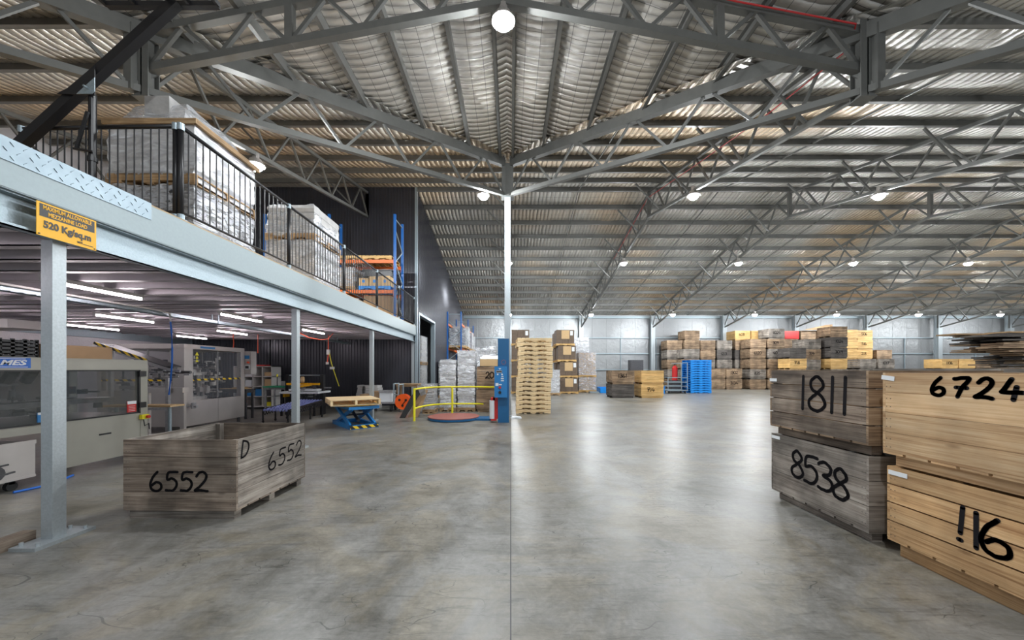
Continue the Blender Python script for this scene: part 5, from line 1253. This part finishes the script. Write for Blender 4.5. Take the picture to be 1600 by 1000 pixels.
# ================================================================== PALLET STACKS
proto = pallet_mb(1.165, 1.165, .15, 0, -.5825, -.5825, 0).mesh('pallet', 'wpallet')
n = 17
for i in range(n):
    o = bpy.data.objects.new('timber_pallet', proto); COL.objects.link(o)
    sh = .0 if i < 8 else .055
    o.location = (.19+.5825+sh+random.uniform(-.012, .012)-(.05 if i > 14 else 0), 12.27+.5825+random.uniform(-.015, .015), i*.1505); o.rotation_euler = (0, 0, random.uniform(-.012, .012)+(.03 if i > 14 else 0))
    tag(o, 'new timber pallet, %s in the tall pallet stack right of the column' % pos_word(i, n).replace('topmost', 'top one').replace('lowest', 'bottom one'), 'pallet', 'timber pallets in the tall stack')
bp = pallet_mb(1.3, 1.15, .145, 0, -.65, -.575, 0, nd=6).mesh('blue_pallet', 'bluepl')
n = 14
for i in range(n):
    o = bpy.data.objects.new('plastic_pallet', bp); COL.objects.link(o)
    o.location = (11.95+random.uniform(-.01, .01), 22.9+.575, i*.1495)
    tag(o, 'bright blue pallet, %s in the blue stack' % pos_word(i, n).replace('topmost', 'top one').replace('lowest', 'bottom one'), 'pallet', 'blue pallets in the stack')
# --- carton pallets
def carton_pallet(label, x, y, z, h, mat='cartond', patch=True, w=1.16, tall=1):
    t = thing('carton_pallet', label, 'carton pallet', 'loaded carton pallets')
    pallet_mb(w, w, .13, 0, x, y, z).build('pallet', 'wyellow', t)
    mb = MB(); a = .03; Z0 = z+.132; n = 4
    for k in range(n):
        for i in range(3):
            for j in range(3):
                if i == 1 and j == 1: continue
                dx = (w-2*a)/3; g = .006; mb.box(x+a+dx*i+g, x+a+dx*(i+1)-g, y+a+dx*j+g, y+a+dx*(j+1)-g, Z0+(h-.135)*k/n+.004, Z0+(h-.135)*(k+1)/n)
    mb.build('carton_load', mat, t)
    if patch:
        mb = MB(); mb.box(x+w*.3, x+w*.72, y+a-.004, y+a+.004, z+.42, z+h-.04); mb.build('tan_panel', 'cartonl', t)
    mb = MB(); mb.box(x+w*.76, x+w*.9, y+a-.008, y+a-.0, z+h-.35, z+h-.08); mb.build('paper_label', 'label', t)
    return rebase(t)
for i in range(4):
    dx = (0, -.02, -.12, -.22)[i]
    carton_pallet('dark carton pallet with tan panel, %s of four beside the pallet stack' % pos_word(i, 4), 3.0+dx, 22.4+random.uniform(-.03, .03), i*.985, .98)
    carton_pallet('dark carton pallet left of the tall pallet stack, %s' % pos_word(i, 4), .02, 22.4, i*.985, .98, patch=False)
for i in range(4): carton_pallet('dark carton pallet just behind the labelled carton column, %s' % pos_word(i, 4), 3.0-.05*i-.05, 23.8, i*.97, .96, patch=False)
for i in range(2): wrapped('silver film-wrapped carton load right of the carton pallets, %s' % ('lower', 'upper')[i], 4.42, 5.58, 23.75, 24.9, i*.98, .97 if i == 0 else 1.6, 'carton', 'cartons', 'wrap', .01, seed=60+i, pal='wyellow')
wrapped('white and grey striped sack load behind the wrapped cartons', 4.5, 5.6, 26, 27.2, 0, 3.75, 'label', 'sacks', 'wrapm', .03, seed=63, rows=14)
wrapped('small grey wrapped stack peeking out behind the pallet stack', 1.85, 2.85, 21.0, 22.0, 0, 1.45, 'sack', 'cartons', 'wrapm', .02, seed=64)
for i, (x, y, c) in enumerate(((6.32, 23.0, 'bluepl'), (6.5, 24.0, 'bluepl'))):
    open_box('blue_tray', 'blue plastic tray on the floor left of the mid hall bins, %s' % ('nearer', 'further')[i], 'tray', x-.7, x+.1, y-.1, y+.6, 0, .32, c, False)
mb = MB(); mb.box(5.0, 5.6, 23.0, 23.5, 0, .06); mb.box(5.02, 5.58, 23.02, 23.48, .06, .08); single('grey_slab', mb, 'galv', 'flat pale tray on the floor before the blue trays', 'tray')
# --- cage trolley
t = thing('cage_trolley', 'silver wire cage trolley left of the blue pallet stack', 'trolley')
x0, x1, y0, y1 = 9.75, 10.95, 22.6, 23.4
mb = MB()
for x in (x0, x1):
    for y in (y0, y1): mb.cyl((x, y, .15), (x, y, 1.9 if x == x1 else 1.0), .025, 8)
for z in (.2, .45, .7, .98):
    mb.bar((x0, y0, z), (x1, y0, z), .03, .03); mb.bar((x0, y1, z), (x1, y1, z), .03, .03); mb.bar((x0, y0, z), (x0, y1, z), .03, .03)
mb.bar((x1, y0, 1.9), (x1, y1, 1.9), .03, .03); mb.bar((x0+.2, y0, 1.85), (x1, y0, 1.9), .03, .03); mb.build('wire_cage', 'galv', t)
mb = MB(); mb.box(x0, x1, y0, y1, .15, .19); mb.build('platform', 'galv', t)
for x in (x0+.1, x1-.1):
    for y in (y0+.1, y1-.1): mb = MB(); mb.cyl((x-.02, y, .07), (x+.02, y, .07), .07, 12); mb.box(x-.03, x+.03, y-.02, y+.02, .08, .15); mb.build('castor', 'blackm', t)
rebase(t)
mb = MB(); clutter(mb, x0+.15, x1-.15, y0+.15, y1-.15, .25, .55, 12, (0,), 31)
t = thing('fire_extinguisher', 'large red cylinder standing behind the cage trolley', 'fire extinguisher')
mb = MB(); mb.cyl((10.75, 23.9, .78), (10.75, 23.9, 1.6), .17, 16); mb.cyl((10.75, 23.9, 1.6), (10.75, 23.9, 1.75), .17, 16, r2=.06); mb.build('cylinder', 'red', t)
mb = MB(); mb.cyl((10.75, 23.9, 1.75), (10.75, 23.9, 1.85), .04, 10); mb.bar((10.75, 23.9, 1.85), (10.95, 23.85, 1.87), .03, .03); mb.build('valve', 'black', t)
mb = MB(); mb.box(10.4, 11.1, 23.65, 24.15, 0, .78); mb.build('stand', 'darkmetal', t); rebase(t)
mb = MB(); mb.box(9.0, 10.0, 27.5, 28.0, 0, 2.2); mb.box(9.05, 9.95, 27.48, 27.5, .1, 2.1); single('grey_cabinet', mb, 'darkmetal', 'dark grey cabinet by the back wall column', 'cabinet')
mb = MB(); mb.box(8.9, 9.5, 22.5, 23.1, 0, .45); mb.box(8.86, 9.54, 22.46, 23.14, .38, .42); single('blue_tub', mb, 'bluepl', 'blue tub on the floor between yellow bins and trolley', 'tub')
# --- timber at the foot of the first post
mb = MB(); mb.box(-4.26, -4.15, 2.0, 3.19, .0, .095); single('timber_beam', mb, 'wtrim', 'short timber beam on the floor behind the front post', 'timber')
